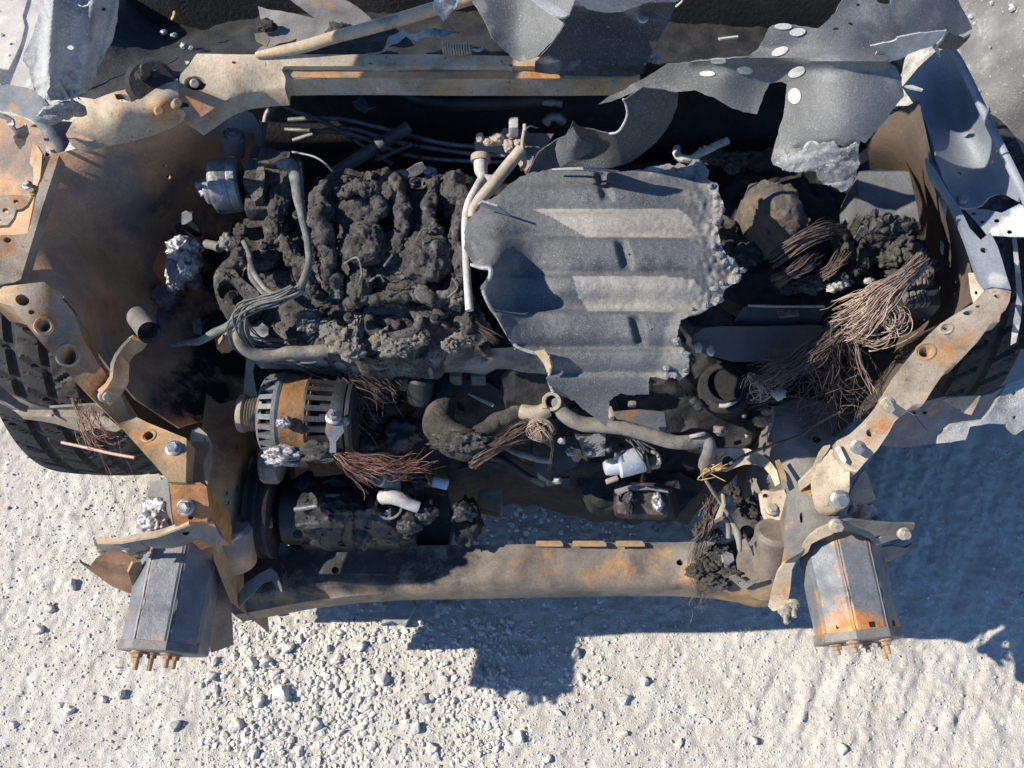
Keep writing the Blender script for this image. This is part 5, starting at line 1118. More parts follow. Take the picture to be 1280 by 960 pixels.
sheet('blue_plate', [(765, 515), (800, 512), (830, 515), (833, 535), (828, 545), (800, 535), (775, 530)], [(765, 515, .54), (833, 520, .53), (800, 535, .52)], M_BLUEST, CAR, step=5)
box('starter_bracket', (765, 600, .47), (.02, .008, .008), M_TANROD, CAR, (0, 0, 20), .002)
sheet('gear_case', [(720, 590), (850, 590), (880, 610), (850, 640), (842, 612), (770, 606), (765, 640), (745, 635), (722, 610)], [(720, 590, .38), (880, 610, .40), (850, 640, .36), (745, 635, .36)], M_SOOT, CAR, th=.04, step=6, rough=.006, rsc=40)
# throttle ring on the right
TH = cyl('throttle_body', (905, 494, .50), (905, 484, .55), .040, M_SOOT, CAR, 40, .004); TH['label'] = 'round black throttle opening'
disc_ring('throttle_ring', 906, 483, .555, .0305, .0265, .006, M_SOOTM, TH)
cyl('throttle_bore', (906, 484, .548), (906, 483, .5535), .0265, M_HOLE, TH, 32, .0005)
tube('bore_glint', [(899, 507, .556), (908, 507, .557), (916, 503, .557), (920, 499, .557)], .0035, M_WHITEP, TH, 8)
for x, y in ((868, 502), (873, 508), (931, 491), (938, 498)): lump('throttle_lug', x, y, .54, 7, 6, M_SOOTM, TH, sub=3, amp=.3)
# battery tray plates
BT = sheet('battery_tray', [(865, 430), (868, 418), (880, 410), (900, 408), (960, 408), (1018, 406), (1030, 408), (1010, 430), (985, 450), (950, 452), (915, 452), (893, 446), (884, 444), (872, 438)], [(865, 430, .655), (900, 408, .67), (1030, 408, .66), (985, 450, .63), (893, 446, .64)], mat('grey_plastic_tray', [(.035, .037, .038), (.055, .056, .056), (.075, .072, .07)], 14, rough=.6, bump=.3, big=((.07, .055, .045), 10, .56, .12)), CAR, th=.006, step=6)
BT['label'] = 'flat dark grey tray plate below the frayed wires'
for x, y, rx in ((873, 434, 5), (888, 438, 5)): lump('pale_melt', x, y, .657, rx, 7, M_WHITEP, BT, sub=3, amp=.3, rz=.004)
B2 = sheet('battery_tray', [(930, 383), (975, 383), (1028, 382), (1030, 392), (1024, 402), (980, 407), (930, 407), (915, 404)], [(930, 383, .68), (1028, 382, .68), (1024, 402, .66), (915, 404, .66)], M_SOOTM, CAR, th=.02, step=6)
tube('tray_edge', [(935, 382, .688), (975, 383, .69), (1030, 383, .69)], .002, M_ALUD, B2, 6)
box('tray_stain', (985, 391, .682), (.03, .014, .004), M_COPPERD, B2, (0, 0, 5), .002)
sheet('soot_shelf', [(900, 340), (960, 340), (1040, 350), (1040, 380), (930, 384), (905, 370)], [(900, 340, .65), (1040, 350, .66), (1040, 380, .67), (905, 370, .65)], M_SOOT, CAR, th=.03, step=6, rough=.01, rsc=40)
# battery remains: a charred block and its neighbour
CB2 = sheet('charred_block', [(934, 232), (944, 227), (955, 226), (972, 228), (990, 231), (998, 246), (1004, 262), (1012, 275), (1010, 284), (992, 290), (978, 296), (962, 300), (954, 298), (948, 284), (940, 274), (930, 270), (938, 262), (926, 250), (934, 244)],
      [(934, 232, .72), (955, 226, .74), (990, 231, .755), (1012, 275, .75), (954, 298, .70), (930, 268, .70), (970, 255, .775), (990, 265, .77)], mat('brown_char', [(.05, .047, .043), (.10, .092, .082), (.15, .125, .10)], 30, rough=.95, bump=.9, bsc=160, spec=.15, big=((.18, .13, .09), 20, .58, .1)), CAR, th=.05, step=3.2, jag=1.4, rough=.006, rsc=45, oc=6)
CB2['label'] = 'charred brown grey block between the torn hood skin and the wires'
BX = sheet('battery_box', [(1072, 222), (1074, 214), (1100, 211), (1136, 214), (1141, 236), (1147, 262), (1150, 282), (1120, 284), (1076, 284)], [(1072, 222, .735), (1136, 214, .745), (1150, 282, .73), (1076, 284, .72)], mat('slate_box', [(.06, .065, .075), (.10, .105, .115), (.14, .145, .15)], 16, rough=.7, bump=.35, big=((.16, .15, .14), 16, .57, .1)), CAR, th=.08, step=6, rough=.001)
BX['label'] = 'flat topped slate grey box half crumbled away'
sheet('crumbled_side', [(1060, 278), (1075, 268), (1100, 264), (1126, 270), (1148, 276), (1150, 290), (1130, 300), (1118, 312), (1098, 310), (1084, 304), (1070, 296)], [(1060, 278, .70), (1075, 268, .735), (1126, 270, .745), (1150, 290, .72), (1100, 310, .69), (1098, 285, .735)], M_CHAR, BX, th=.04, step=2.8, jag=1.8, rough=.012, rsc=80, oc=7, paint=[(1100, 285, 22, .45)])
for x, y, rx, ry, z in ((1118, 318, 8, 14, .70), (1130, 300, 12, 10, .71), (1110, 325, 12, 8, .69), (1145, 318, 16, 12, .71), (1158, 332, 12, 14, .70), (1078, 322, 5, 16, .69), (1070, 338, 8, 6, .68), (1084, 350, 10, 5, .66), (1048, 352, 16, 8, .68), (1010, 356, 18, 9, .69), (985, 360, 12, 8, .68), (920, 200, 20, 8, .68), (890, 195, 16, 10, .69), (955, 200, 26, 8, .68), (915, 210, 9, 7, .72), (880, 195, 12, 6, .71), (1000, 320, 20, 12, .66), (1050, 300, 10, 16, .69), (900, 300, 20, 24, .66), (930, 320, 20, 16, .66), (1120, 345, 10, 10, .68), (1150, 350, 14, 10, .70)):
    lump('charred_lump', x, y, z, rx, ry, M_CHAR if (x + y) % 3 else M_CHARD, CAR, amp=.5, sc=2.2, sub=4, oc=6)
tube('char_edge', [(846, 186, .73), (850, 196, .74), (862, 196, .74), (885, 186, .74), (908, 178, .73)], .006, M_ASH, CAR, 8, wob=.006)
for x, y, rx in ((993, 342, 9), (1010, 378, 0), (1046, 357, 9), (1054, 354, 7), (1086, 351, 6), (1040, 362, 6)):
    if rx: lump('ash_crumb', x, y, .70, rx, rx * .6, M_ASH, CAR, sub=3, amp=.6, sc=2.4)
# connector block with rows of pins
CN = box('connector_block', (1145, 362, .675), (.05, .075, .04), M_SOOTM, CAR, (0, 0, -8), .004)
for i in range(2):
    for k in range(6):
        x, y = 1134 + k * 4.8 + i * -1, 352 + i * 24 - k * .6
        box('connector_pin', (x, y, .705), (.0032, .022, .014), M_GWIRE if k % 2 else M_GREYST, CN, (0, 0, random.uniform(-12, 12)), .001)
# throttle linkage at the back of the ribbed sheet
TL = sheet('linkage_bracket', [(594, 178), (600, 172), (610, 172), (622, 170), (630, 160), (645, 162), (655, 160), (662, 166), (676, 166), (692, 168), (684, 178), (676, 186), (668, 194), (664, 206), (658, 214), (650, 208), (640, 192), (628, 196), (618, 190), (606, 190), (594, 192)], [(594, 178, .80), (630, 160, .82), (692, 168, .81), (658, 212, .80), (618, 190, .79)], M_GREYST, CAR, th=.012, step=5, holes=[(676, 183, 2)], paint=[(634, 166, 12, .4), (652, 208, 14, .6)], rough=.002, rsc=60)
for x, y, rx, ry in ((600, 172, 5, 6), (622, 174, 9, 7), (636, 182, 7, 8), (612, 178, 8, 4), (648, 180, 8, 6), (640, 170, 7, 4)): lump('linkage_knuckle', x, y, .822, rx, ry, M_TANROD, TL, sub=4, amp=.3)
box('linkage_cap', (642, 159, .835), (.013, .02, .02), M_WHITEP, TL, (0, 0, 0), .003)
tube('linkage_tie', [(656, 156, .845), (654, 172, .84), (653, 190, .835), (655, 205, .825), (650, 212, .82)], .0028, M_TANROD, TL, 8, wob=.003)
tube('linkage_wire', [(655, 165, .85), (662, 158, .855), (672, 160, .85)], .001, M_GWIRE, TL, 5)
tube('tan_rod', [(652, 187, .845), (636, 206, .838), (615, 232, .83), (600, 250, .822), (592, 262, .818), (590, 272, .815)], [.0085, .0085, .0085, .0085, .007, .005], M_TANROD, CAR, 14)
tube('whitened_pipe', [(601, 198, .80), (601, 212, .80), (603, 222, .80), (596, 235, .805), (586, 255, .81), (582, 280, .81), (583, 320, .80), (584, 350, .795), (587, 388, .785)], [.010, .0095, .0065, .006, .006, .0058, .0055, .005, .0055], M_WHITEP, CAR, 14)
disc_ring('pipe_collar', 601, 198, .80, .014, .009, .005, M_TANROD, CAR, ax=(0, 1, .3))
tube('whitened_pipe', [(604, 222, .80), (614, 224, .80), (622, 222, .80)], .006, M_WHITEP, CAR, 10)
# ---------------------------------------------------------------- loose things lying on and in the wreck
def plate_bump(x, y):
    z = 0
    t = x - 640
    # stamped ribs running across: crests just above y = 297, 388 and lesser ones
    for yc, a, wd in ((266 , .006, 10), (298, .009, 9), (345, .007, 10), (389, .010, 9), (438, .008, 10), (468, .006, 9), (232, .006, 12)):
        yy = yc + .0 * t
        d = y - yy
        z += 1.45 * a * (1 / (1 + math.exp(-d / 1.6)) - 1 / (1 + math.exp(-(d - (40 if yc in (298, 389) else 24)) / 4.5)))* (1 if x > 625 else max(0, (x - 590) / 35))
    for xc, yc, s in ((755, 233, 1), (780, 318, 1), (798, 413, -1)):
        dx, dy = (x - xc - .25 * (y - yc)) / 7, (y - yc) / 17
        if abs(dx) < 2 and abs(dy) < 1.6: z -= .009 * math.exp(-dx ** 4 - dy ** 6)
    dd = math.hypot(x - 600, y - 312); z -= .006 * math.exp(-(dd / 16) ** 4); z += .004 * math.exp(-(math.hypot(x - 594, y - 306) / 4) ** 2)
    return z
PO = [(662, 216), (690, 211), (730, 213), (765, 215), (800, 212), (820, 208), (836, 204), (844, 208), (848, 203), (858, 208), (866, 200), (874, 199), (880, 206), (886, 213), (884, 224), (896, 228), (900, 244), (906, 260), (900, 274), (898, 292), (900, 306), (908, 318), (918, 326), (928, 338), (926, 348), (914, 356), (905, 363), (902, 376), (890, 384), (872, 391), (852, 399), (847, 412), (846, 424), (852, 432), (862, 446), (862, 466), (848, 476), (842, 474), (839, 468), (834, 473), (812, 472), (810, 494), (790, 493), (776, 492), (766, 496), (762, 505), (757, 534), (744, 522), (730, 512), (716, 500), (700, 494), (690, 490), (684, 474), (688, 456), (684, 446), (668, 440), (650, 434), (644, 436), (632, 416), (618, 392), (606, 372), (600, 360), (614, 342), (612, 334), (596, 336), (588, 322), (580, 310), (580, 290), (584, 276), (592, 270), (604, 254), (620, 244), (634, 232), (648, 222)]
PL = sheet('ribbed_sheet', PO, [(662, 216, .835), (765, 215, .84), (870, 200, .83), (905, 260, .82), (928, 340, .805), (862, 460, .775), (757, 534, .70), (700, 494, .74), (645, 432, .795), (606, 370, .855), (614, 338, .875), (595, 332, .865), (580, 300, .835), (604, 254, .83), (650, 300, .825), (640, 350, .822), (690, 400, .80), (750, 300, .83), (820, 350, .82), (760, 400, .80), (800, 450, .785), (740, 470, .765), (840, 280, .825), (700, 360, .818), (660, 405, .802), (690, 470, .765)],
    M_PLATE, None, th=.0022, step=2.6, jag=1.5, bump=lambda x, y: plate_bump(x, y) + .0035 * noise.noise(Vector((x * .16, y * .16, 7))) * min(1, max(0, (x - 850) / 40)), edge=(20, .95, lambda x, y: min(1, max(0, (x - 770) / 70))), rough=.0007, rsc=160, oc=3, holes=[(766, 227, 1.3), (787, 318, 1.3), (815, 412, 1.4)],
    areas=[([(664, 262), (690, 261), (850, 262), (864, 275), (868, 290), (856, 298), (735, 298), (712, 286), (690, 272)], .8), ([(716, 345), (830, 345), (868, 350), (880, 366), (870, 382), (850, 389), (735, 389), (722, 370)], .78)],
    paint=[(885, 330, 45, .36), (840, 455, 25, .5), (900, 350, 26, .5), (880, 300, 30, .42), (850, 380, 30, .38), (870, 240, 30, .4), (820, 460, 25, .4), (600, 345, 22, .45), (640, 425, 12, .4)],
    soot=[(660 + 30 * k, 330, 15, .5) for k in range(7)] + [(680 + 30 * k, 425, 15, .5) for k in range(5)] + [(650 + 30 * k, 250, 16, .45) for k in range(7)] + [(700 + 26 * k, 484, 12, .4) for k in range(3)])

tag(PL, 'ribbed grey metal sheet with torn speckled edges lying across the engine', 'metal sheet')
for pts in ([(588, 330, .866), (600, 334, .876), (613, 336, .88), (612, 345, .876), (602, 358, .866), (606, 371, .86), (620, 392, .835), (634, 416, .81), (645, 434, .80), (668, 440, .795), (684, 444, .79), (690, 456, .785), (685, 475, .765), (690, 490, .755)],):
    tube('torn_rim', pts, [.002, .0025, .003, .0025, .0025, .002, .002, .002, .003, .0025, .002, .002], M_PALE, PL, 7, 5, wob=.003)
sheet('curled_corner', [(668, 440), (680, 438), (686, 446), (689, 460), (684, 466), (680, 454)], [(668, 440, .80), (686, 446, .81), (684, 466, .785)], mat('rusty_curl', [(.24, .17, .11), (.40, .31, .22)], 30), PL, step=3, jag=.8)
sheet('edge_splinter', [(598, 254), (603, 250), (622, 256), (638, 268), (620, 262)], [(598, 254, .85), (620, 258, .86), (638, 268, .842)], M_PALE, PL, step=3)
for i in range(44):
    k = rnd.choice(range(8, 40)); x, y = PO[k]; t = rnd.uniform(.02, .07); x += (745 - x) * t + rnd.uniform(-3, 3); y += (330 - y) * t
    if inpoly(np.array([[x, y]]), np.array(PO))[0]: lump('blister', x, y, onz(PL, x, y) + .001, rnd.uniform(2.5, 6), rnd.uniform(2, 4.5), M_PALED, PL, sub=3, amp=.5, sc=2.2, rz=.0035)
tube('sheet_back_edge', [(690, 212, .85), (720, 211, .855), (750, 212, .86), (774, 214, .862)], [.0015, .002, .002, .001], M_PALE, PL, 6)

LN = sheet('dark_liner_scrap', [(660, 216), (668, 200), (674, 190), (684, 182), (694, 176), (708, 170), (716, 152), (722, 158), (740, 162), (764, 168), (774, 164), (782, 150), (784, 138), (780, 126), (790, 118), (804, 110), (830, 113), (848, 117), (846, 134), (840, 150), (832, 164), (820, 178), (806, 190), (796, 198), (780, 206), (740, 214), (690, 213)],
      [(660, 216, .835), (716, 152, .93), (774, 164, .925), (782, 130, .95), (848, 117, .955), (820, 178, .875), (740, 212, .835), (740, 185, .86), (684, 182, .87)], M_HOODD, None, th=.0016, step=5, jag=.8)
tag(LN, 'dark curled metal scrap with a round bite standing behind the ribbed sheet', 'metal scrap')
sheet('lit_flap', [(696, 176), (706, 170), (716, 158), (720, 166), (728, 176), (741, 180), (740, 190), (726, 197), (712, 202), (700, 209), (696, 198), (694, 186)], [(696, 176, .90), (716, 158, .955), (741, 182, .915), (700, 208, .875), (715, 185, .93)], M_HOODD, LN, step=4, paint=[(718, 185, 24, .35)])
tube('bite_rim', [(x, y, onz(LN, x, y) + .001) for x, y in ((762, 167), (772, 165), (780, 154), (784, 142), (782, 130), (779, 124))], .0015, M_PALE, LN, 6)

# big torn hood skin on the right
HO = [(748, 130), (762, 120), (780, 112), (800, 100), (818, 90), (834, 80), (860, 78), (890, 75), (915, 73), (934, 71), (946, 62), (954, 50), (960, 36), (966, 31), (990, 31), (1012, 34), (1022, 36), (1030, 30), (1044, 16), (1056, -6), (1062, -24), (1030, -50), (900, -50), (780, -120), (780, -240), (1250, -240), (1215, -60), (1192, -20), (1200, 6), (1212, 26), (1216, 36), (1206, 42), (1196, 44), (1182, 42), (1160, 50), (1130, 60), (1112, 66), (1108, 76), (1120, 84), (1127, 96), (1128, 112), (1130, 120), (1118, 134), (1110, 148), (1098, 160), (1082, 178), (1076, 176), (1072, 186), (1074, 200), (1070, 222), (1060, 236), (1050, 238), (1038, 230), (1028, 228), (1020, 214), (1006, 212), (994, 214), (980, 210), (964, 202), (966, 190), (972, 168), (980, 140), (984, 106), (978, 102), (962, 104), (956, 116), (946, 143), (930, 140), (912, 134), (896, 124), (880, 118), (868, 112), (850, 115), (838, 116), (822, 114), (806, 112), (790, 116), (776, 122), (762, 128)]  # part above the view is drawn out to shade the fender
HS = sheet('hood_skin', HO, [(748, 130, .90), (834, 80, .945), (934, 71, .99), (966, 31, 1.03), (1056, -6, 1.05), (900, -90, 1.08), (780, -240, 1.14), (1250, -240, 1.10), (1190, -20, 1.03), (1216, 36, .985), (1112, 66, 1.01), (1130, 120, .985), (1082, 178, .965), (1050, 238, .90), (964, 202, .91), (984, 106, .965), (946, 143, .925), (868, 112, .93), (1020, 120, .99), (1040, 170, .97), (1020, 60, 1.02), (1030, 200, .935), (900, 100, .965), (880, 80, .965), (990, 180, .935)],
      M_HOOD, None, th=.0018, step=5, jag=.9, bump=lambda x, y: .012 * math.exp(-((y - 72 - .02 * (x - 900)) / 8) ** 2) * (x > 860) * (x < 1110) + .0015 * noise.noise(Vector((x * .03, y * .03, 0))) + (.006 * noise.noise(Vector((x * .09, y * .09, 3))) if y > 180 else 0),
      holes=[(1073, 6, 3, 1.6), (1105, 1, 9, 4, 5), (1064, 30, 4, 1.6, 20), (1045, 36, 4, 1.4, -5)],
      paint=[(1030, 225, 24, .55), (1060, 210, 22, .5), (980, 195, 24, .4), (1050, 190, 20, .35), (1050, 80, 40, .33), (1110, 100, 24, .35), (820, 108, 26, .36), (780, 115, 22, .4), (1100, 20, 60, .38), (1180, 20, 30, .36)], soot=[(1000, 150, 30, .3), (1060, 110, 25, .25), (900, 95, 25, .3)])  # paler blotches at the upper right stand in for stronger sun
tag(HS, 'big torn grey hood skin with pale oval spots draped over the right corner', 'hood skin')
HZ = TPS([(748, 130, .90), (834, 80, .945), (934, 71, .99), (966, 31, 1.03), (1056, -6, 1.05), (900, -90, 1.08), (780, -240, 1.14), (1250, -240, 1.10), (1190, -20, 1.03), (1216, 36, .985), (1112, 66, 1.01), (1130, 120, .985), (1082, 178, .965), (1050, 238, .90), (964, 202, .91), (984, 106, .965), (946, 143, .925), (868, 112, .93), (1020, 120, .99), (1040, 170, .97), (1020, 60, 1.02), (1030, 200, .935), (900, 100, .965), (880, 80, .965), (990, 180, .935)])
for x, y, rx, ry, ro in ((979, 33, 11, 4, 0), (997, 40, 10, 5, -8), (975, 64, 11, 5, -20), (996, 90, 11, 6, -22), (931, 88, 10, 5, 5), (898, 76, 10, 3.5, 0), (884, 92, 10, 3.5, 0), (993, 120, 8, 10, 0), (1015, 187, 11, 11, 0)):
    e = ell(x, y, rx, ry, ro, 20)
    zf = [(px, py, float(HZ((px, py))[0]) + .0013 + (.012 * math.exp(-((py - 72 - .02 * (px - 900)) / 8) ** 2) if 860 < px < 1110 else 0) + (.004 if y > 180 else 0)) for px, py in e]
    sheet('oval_spot', e, zf + [(x, y, np.mean([q[2] for q in zf]) + .0004)], M_SPOT, HS, th=.0006, step=4)
ce = [(964, 202), (966, 190), (978, 186), (990, 192), (1004, 186), (1014, 176), (1026, 182), (1040, 178), (1054, 186), (1068, 180), (1074, 186), (1074, 200), (1070, 222), (1060, 236), (1050, 239), (1038, 231), (1028, 229), (1020, 215), (1006, 213), (994, 215), (980, 211)]
sheet('charred_edge', ce, [(x, y, float(HZ((x, y))[0]) + .006) for x, y in ce] + [(x, y, float(HZ((x, y))[0]) + .008) for x, y in ((985, 200), (1015, 200), (1040, 205), (1055, 215))], M_PALED, HS, th=.002, step=2.8, jag=1.2, rough=.005, rsc=85, oc=6)
WS = sheet('bent_edge', [(1088, 58), (1100, 55), (1118, 48), (1126, 46), (1150, 42), (1170, 40), (1184, 38), (1178, 46), (1168, 56), (1150, 62), (1136, 68), (1126, 74), (1116, 76), (1108, 82), (1102, 84), (1101, 74), (1108, 66), (1094, 68), (1098, 62)], [(1088, 58, 1.03), (1150, 42, 1.045), (1184, 38, 1.035), (1150, 62, 1.02), (1102, 84, 1.0)], M_WHITEP, HS, th=.002, step=4, holes=[(1112, 50, 10, 3, -14)], jag=.8)  # whitened so that the fold looks sunlit
sheet('bent_edge', [(1184, 38), (1190, 42), (1204, 46), (1212, 42), (1206, 50), (1196, 60), (1184, 61), (1170, 58), (1178, 48)], [(1184, 38, 1.03), (1212, 42, 1.0), (1184, 61, .985)], M_HOODD, HS, step=4, jag=.6)
tube('torn_thread', [(1168, 57, 1.02), (1172, 64, 1.0), (1175, 72, .97)], [.003, .002, .0005], M_PALE, HS, 6)
sheet('white_sliver', [(1131, 107), (1140, 106), (1154, 111), (1153, 113), (1138, 110)], .885, M_SPOT, CAR, step=3)
sheet('white_sliver', [(898, 47), (922, 44), (923, 46), (900, 49)], .88, M_SPOT, CAR, step=3)
lump('ash_crumb', 820, 74, .93, 7, 5, M_ASH, HS, sub=3, amp=.6, sc=2.5); lump('ash_crumb', 766, 103, .90, 4, 3, M_ASH, HS, sub=3, amp=.5)
tube('torn_thread', [(845, 8, .96), (852, 2, .97), (856, -6, .98)], .0015, M_SPOT, HS, 5)

# folded hood skin over the middle of the cowl
HC = sheet('hood_scrap', [(584, -14), (592, 4), (600, 16), (608, 30), (614, 46), (628, 60), (640, 72), (650, 78), (664, 74), (672, 70), (690, 52), (700, 38), (712, 18), (724, -14)],
      [(584, -14, .985), (614, 46, .955), (650, 78, .925), (672, 70, .945), (700, 38, .99), (724, -14, 1.02), (650, 20, .96)], M_HOOD, None, th=.002, step=5, jag=.7, paint=[(608, 30, 16, .5), (630, 62, 16, .55), (650, 76, 12, .5), (600, 8, 14, .5)])
tag(HC, 'folded grey hood skin with a blue white crease lying on the cowl beam', 'hood skin')
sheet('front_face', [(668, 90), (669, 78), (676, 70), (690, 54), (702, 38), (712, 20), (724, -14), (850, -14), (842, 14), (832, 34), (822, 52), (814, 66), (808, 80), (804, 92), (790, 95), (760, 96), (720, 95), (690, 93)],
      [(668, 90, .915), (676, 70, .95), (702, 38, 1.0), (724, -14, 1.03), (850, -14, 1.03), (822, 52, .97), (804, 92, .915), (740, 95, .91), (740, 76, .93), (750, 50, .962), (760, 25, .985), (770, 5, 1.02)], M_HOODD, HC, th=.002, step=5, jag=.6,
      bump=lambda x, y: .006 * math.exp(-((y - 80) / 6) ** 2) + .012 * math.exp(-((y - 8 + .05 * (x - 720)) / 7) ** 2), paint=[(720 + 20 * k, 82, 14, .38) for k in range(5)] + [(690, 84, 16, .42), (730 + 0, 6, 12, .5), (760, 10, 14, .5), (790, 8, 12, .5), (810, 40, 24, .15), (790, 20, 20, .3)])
sheet('oval_spot', ell(804, 20, 7, 7, 0, 18), 1.004, M_SPOT, HC, step=4)
sheet('raised_rim', [(650, -14), (664, -14), (682, 0), (700, 10), (712, 18), (704, 22), (694, 20), (676, 8)], [(650, -14, 1.03), (704, 20, 1.005)], M_PALE, HC, step=4, jag=.5)
sheet('raised_rim', [(722, -2), (736, -14), (860, -14), (848, 0), (820, -2), (806, 2), (780, 12), (756, 14), (736, 10)], [(722, -2, 1.035), (860, -14, 1.06), (770, 12, 1.02)], M_PALE, HC, step=4, jag=.6)
lump('torn_corner', 704, 20, 1.0, 4, 3, M_HOODD, HC, sub=3)
WFK = sheet('ash_flake', [(541, 4), (548, -10), (580, -12), (578, 2), (570, 8), (562, 20), (554, 26), (548, 18)], [(541, 4, .985), (580, -12, .99), (554, 26, .965)], M_ASH, None, th=.004, step=4, jag=1, rough=.004, rsc=60)
tag(WFK, 'white ash flake resting on the upper end of the rusty wiper rod', 'ash flake')

# strip of fender at the upper left
FS = sheet('fender_strip', [(40, -260), (46, -150), (54, -70), (52, -16), (50, 6), (46, 26), (40, 46), (30, 64), (28, 76), (36, 86), (38, 98), (42, 110), (48, 118), (56, 124), (62, 126), (76, 124), (88, 124), (96, 120), (106, 116), (114, 110), (118, 98), (124, 80), (132, 66), (140, 52), (146, 30), (150, -16), (156, -70), (168, -150), (185, -260)],  # far end, out of view, is extended to shade the cowl
      [(40, -260, 1.20), (185, -260, 1.22), (54, -100, 1.12), (165, -100, 1.14), (40, 46, 1.02), (28, 76, .985), (62, 126, .945), (110, 114, .945), (140, 52, 1.0), (150, -16, 1.06), (100, 20, 1.05), (90, 90, .98)], M_PALE, None, th=.0018, step=3, jag=.8,
      bump=lambda x, y: .014 * math.exp(-((x - (66 - .06 * y)) / 9) ** 2) + .012 * math.exp(-((x - (117 - .16 * y)) / 9) ** 2) + .005 * math.exp(-((x - (148 - .25 * y)) / 6) ** 2) + (.004 * noise.noise(Vector((x * .2, y * .12, 0))) * max(0, (y - 55) / 40)),
      holes=[[(96, 4), (101, 7), (107, 5), (110, 0), (112, -4), (113, 2), (110, 7), (104, 9), (98, 8)], (130, 12, 3.2, 2.3), (88, 60, 4, 3.5)], paint=[(110, 85, 14, .1), (70, 100, 20, .35), (60, 60, 14, .3), (140, 30, 12, .4)])
tag(FS, 'pale ribbed strip of burnt fender with punched holes at the upper left corner', 'fender strip')
FX = sheet('sunlit_fender', [(-16, 100), (-2, 104), (12, 106), (16, 96), (24, 76), (29, 62), (34, 44), (36, 34), (33, 22), (38, 6), (42, -16), (36, -16), (34, 0), (28, 20), (31, 34), (26, 54), (18, 72), (10, 88), (-16, 84)], [(-16, 95, .90), (12, 106, .885), (36, 34, .94), (40, -16, .97), (20, 70, .92)], M_WHITEP, CAR, step=4, paint=[(8, 100, 8, .0)])
FA = sheet('fender_crumple', [(44, 150), (48, 138), (58, 132), (70, 128), (86, 127), (97, 126), (104, 132), (108, 136), (98, 142), (84, 146), (72, 152), (60, 153), (52, 148)], [(44, 150, .90), (97, 126, .93), (108, 136, .905), (60, 153, .89)], M_PALE, None, th=.004, step=3.5, jag=1.4, rough=.006, rsc=60, bump=lambda x, y: .008 * math.exp(-((y - 148 + .3 * (x - 50)) / 5) ** 2))
tag(FA, 'crumpled speckled end torn off below the pale fender strip', 'metal scrap')
SCP = sheet('twisted_scrap', [(-14, 142), (0, 140), (10, 145), (16, 152), (20, 162), (26, 162), (34, 158), (36, 166), (32, 180), (28, 186), (22, 184), (18, 176), (16, 164), (8, 152), (-2, 146), (-14, 148)], [(-14, 145, .86), (16, 155, .87), (34, 158, .86), (26, 186, .82), (24, 170, .85)], M_ALUD, None, th=.003, step=3.2, jag=1.2, rough=.007, rsc=60)
tag(SCP, 'twisted melted scrap hanging over the left rail recess', 'metal scrap')
sheet('dark_gap_liner', [(-14, 104), (20, 108), (44, 112), (60, 130), (74, 150), (96, 152), (78, 196), (58, 200), (56, 170), (40, 150), (10, 140), (-14, 138)], [(-14, 110, .82), (60, 130, .84), (70, 195, .79), (96, 152, .80), (10, 140, .80)], M_BLUEST, CAR, step=7, rough=.004, rsc=30)
sheet('hinge_rod', [(52, 170), (58, 168), (70, 192), (66, 194)], .815, M_DARKRUST, CAR, step=4)

# ---------------------------------------------------------------- burnt wiring
W1 = strands('wire_bundle', [[(965, 326, .73), (985, 312, .745), (1008, 296, .755), (1030, 288, .755), (1050, 286, .74), (1060, 292, .71)], [(962, 318, .73), (984, 304, .75), (1006, 292, .76), (1030, 284, .76), (1052, 284, .74)], [(968, 333, .725), (990, 318, .74), (1012, 302, .75), (1034, 292, .75), (1056, 292, .73)]], 80, 0.00075, M_COPPERD, None, .0045, .0028, 11)
tag(W1, 'curved bundle of bare copper wires beside the charred block', 'wire bundle', kind='thing')
W2 = strands('wire_bundle', [[(966, 348, .715), (982, 342, .73), (1000, 332, .735), (1012, 322, .73), (1026, 318, .72)], [(972, 356, .71), (990, 344, .725), (1008, 334, .73), (1024, 324, .72)]], 64, 0.00080, M_COPPERD, None, .0055, .0021, 12)
tag(W2, 'short charred wire stub lying below the curved copper bundle', 'wire bundle', kind='thing')
W3 = strands('wire_bundle', [[(1028, 344, .715), (1040, 336, .725), (1050, 326, .73), (1058, 316, .72)]], 54, 0.00087, M_COPPERD, None, .0066, .0021, 13)
tag(W3, 'smallest charred wire stub between the tray and the slate box', 'wire bundle', kind='thing')
W4 = strands('wire_bundle', [[(1152, 318, .745), (1138, 334, .755), (1120, 350, .76), (1100, 364, .755), (1084, 382, .74), (1062, 396, .72), (1048, 402, .705)], [(1156, 326, .745), (1140, 344, .755), (1122, 360, .76), (1104, 378, .75), (1090, 396, .735), (1072, 408, .715), (1058, 412, .70)], [(1150, 322, .75), (1132, 342, .76), (1112, 358, .755), (1090, 372, .74), (1066, 384, .72), (1046, 394, .70)], [(1154, 330, .745), (1136, 350, .755), (1116, 366, .755), (1098, 388, .745), (1082, 406, .73), (1068, 414, .71)]], 240, 0.00070, M_COPPER, None, .0065, .0100, 14, wob=.0022)
tag(W4, 'largest tangle of bare copper wires in full sun at the right', 'wire bundle', kind='thing')
strands('wire_loop', [[(1110, 380, .745), (1128, 388, .75), (1128, 404, .745), (1114, 408, .74), (1106, 396, .74)], [(1100, 400, .735), (1118, 412, .735), (1126, 398, .74), (1120, 384, .745)], [(1104, 372, .745), (1112, 396, .735), (1112, 420, .725), (1098, 428, .72), (1072, 426, .71)], [(1060, 418, .70), (1090, 430, .71), (1108, 424, .72), (1132, 408, .73)]], 44, 0.00087, M_COPPER, W4, .0055, .0056, 15)
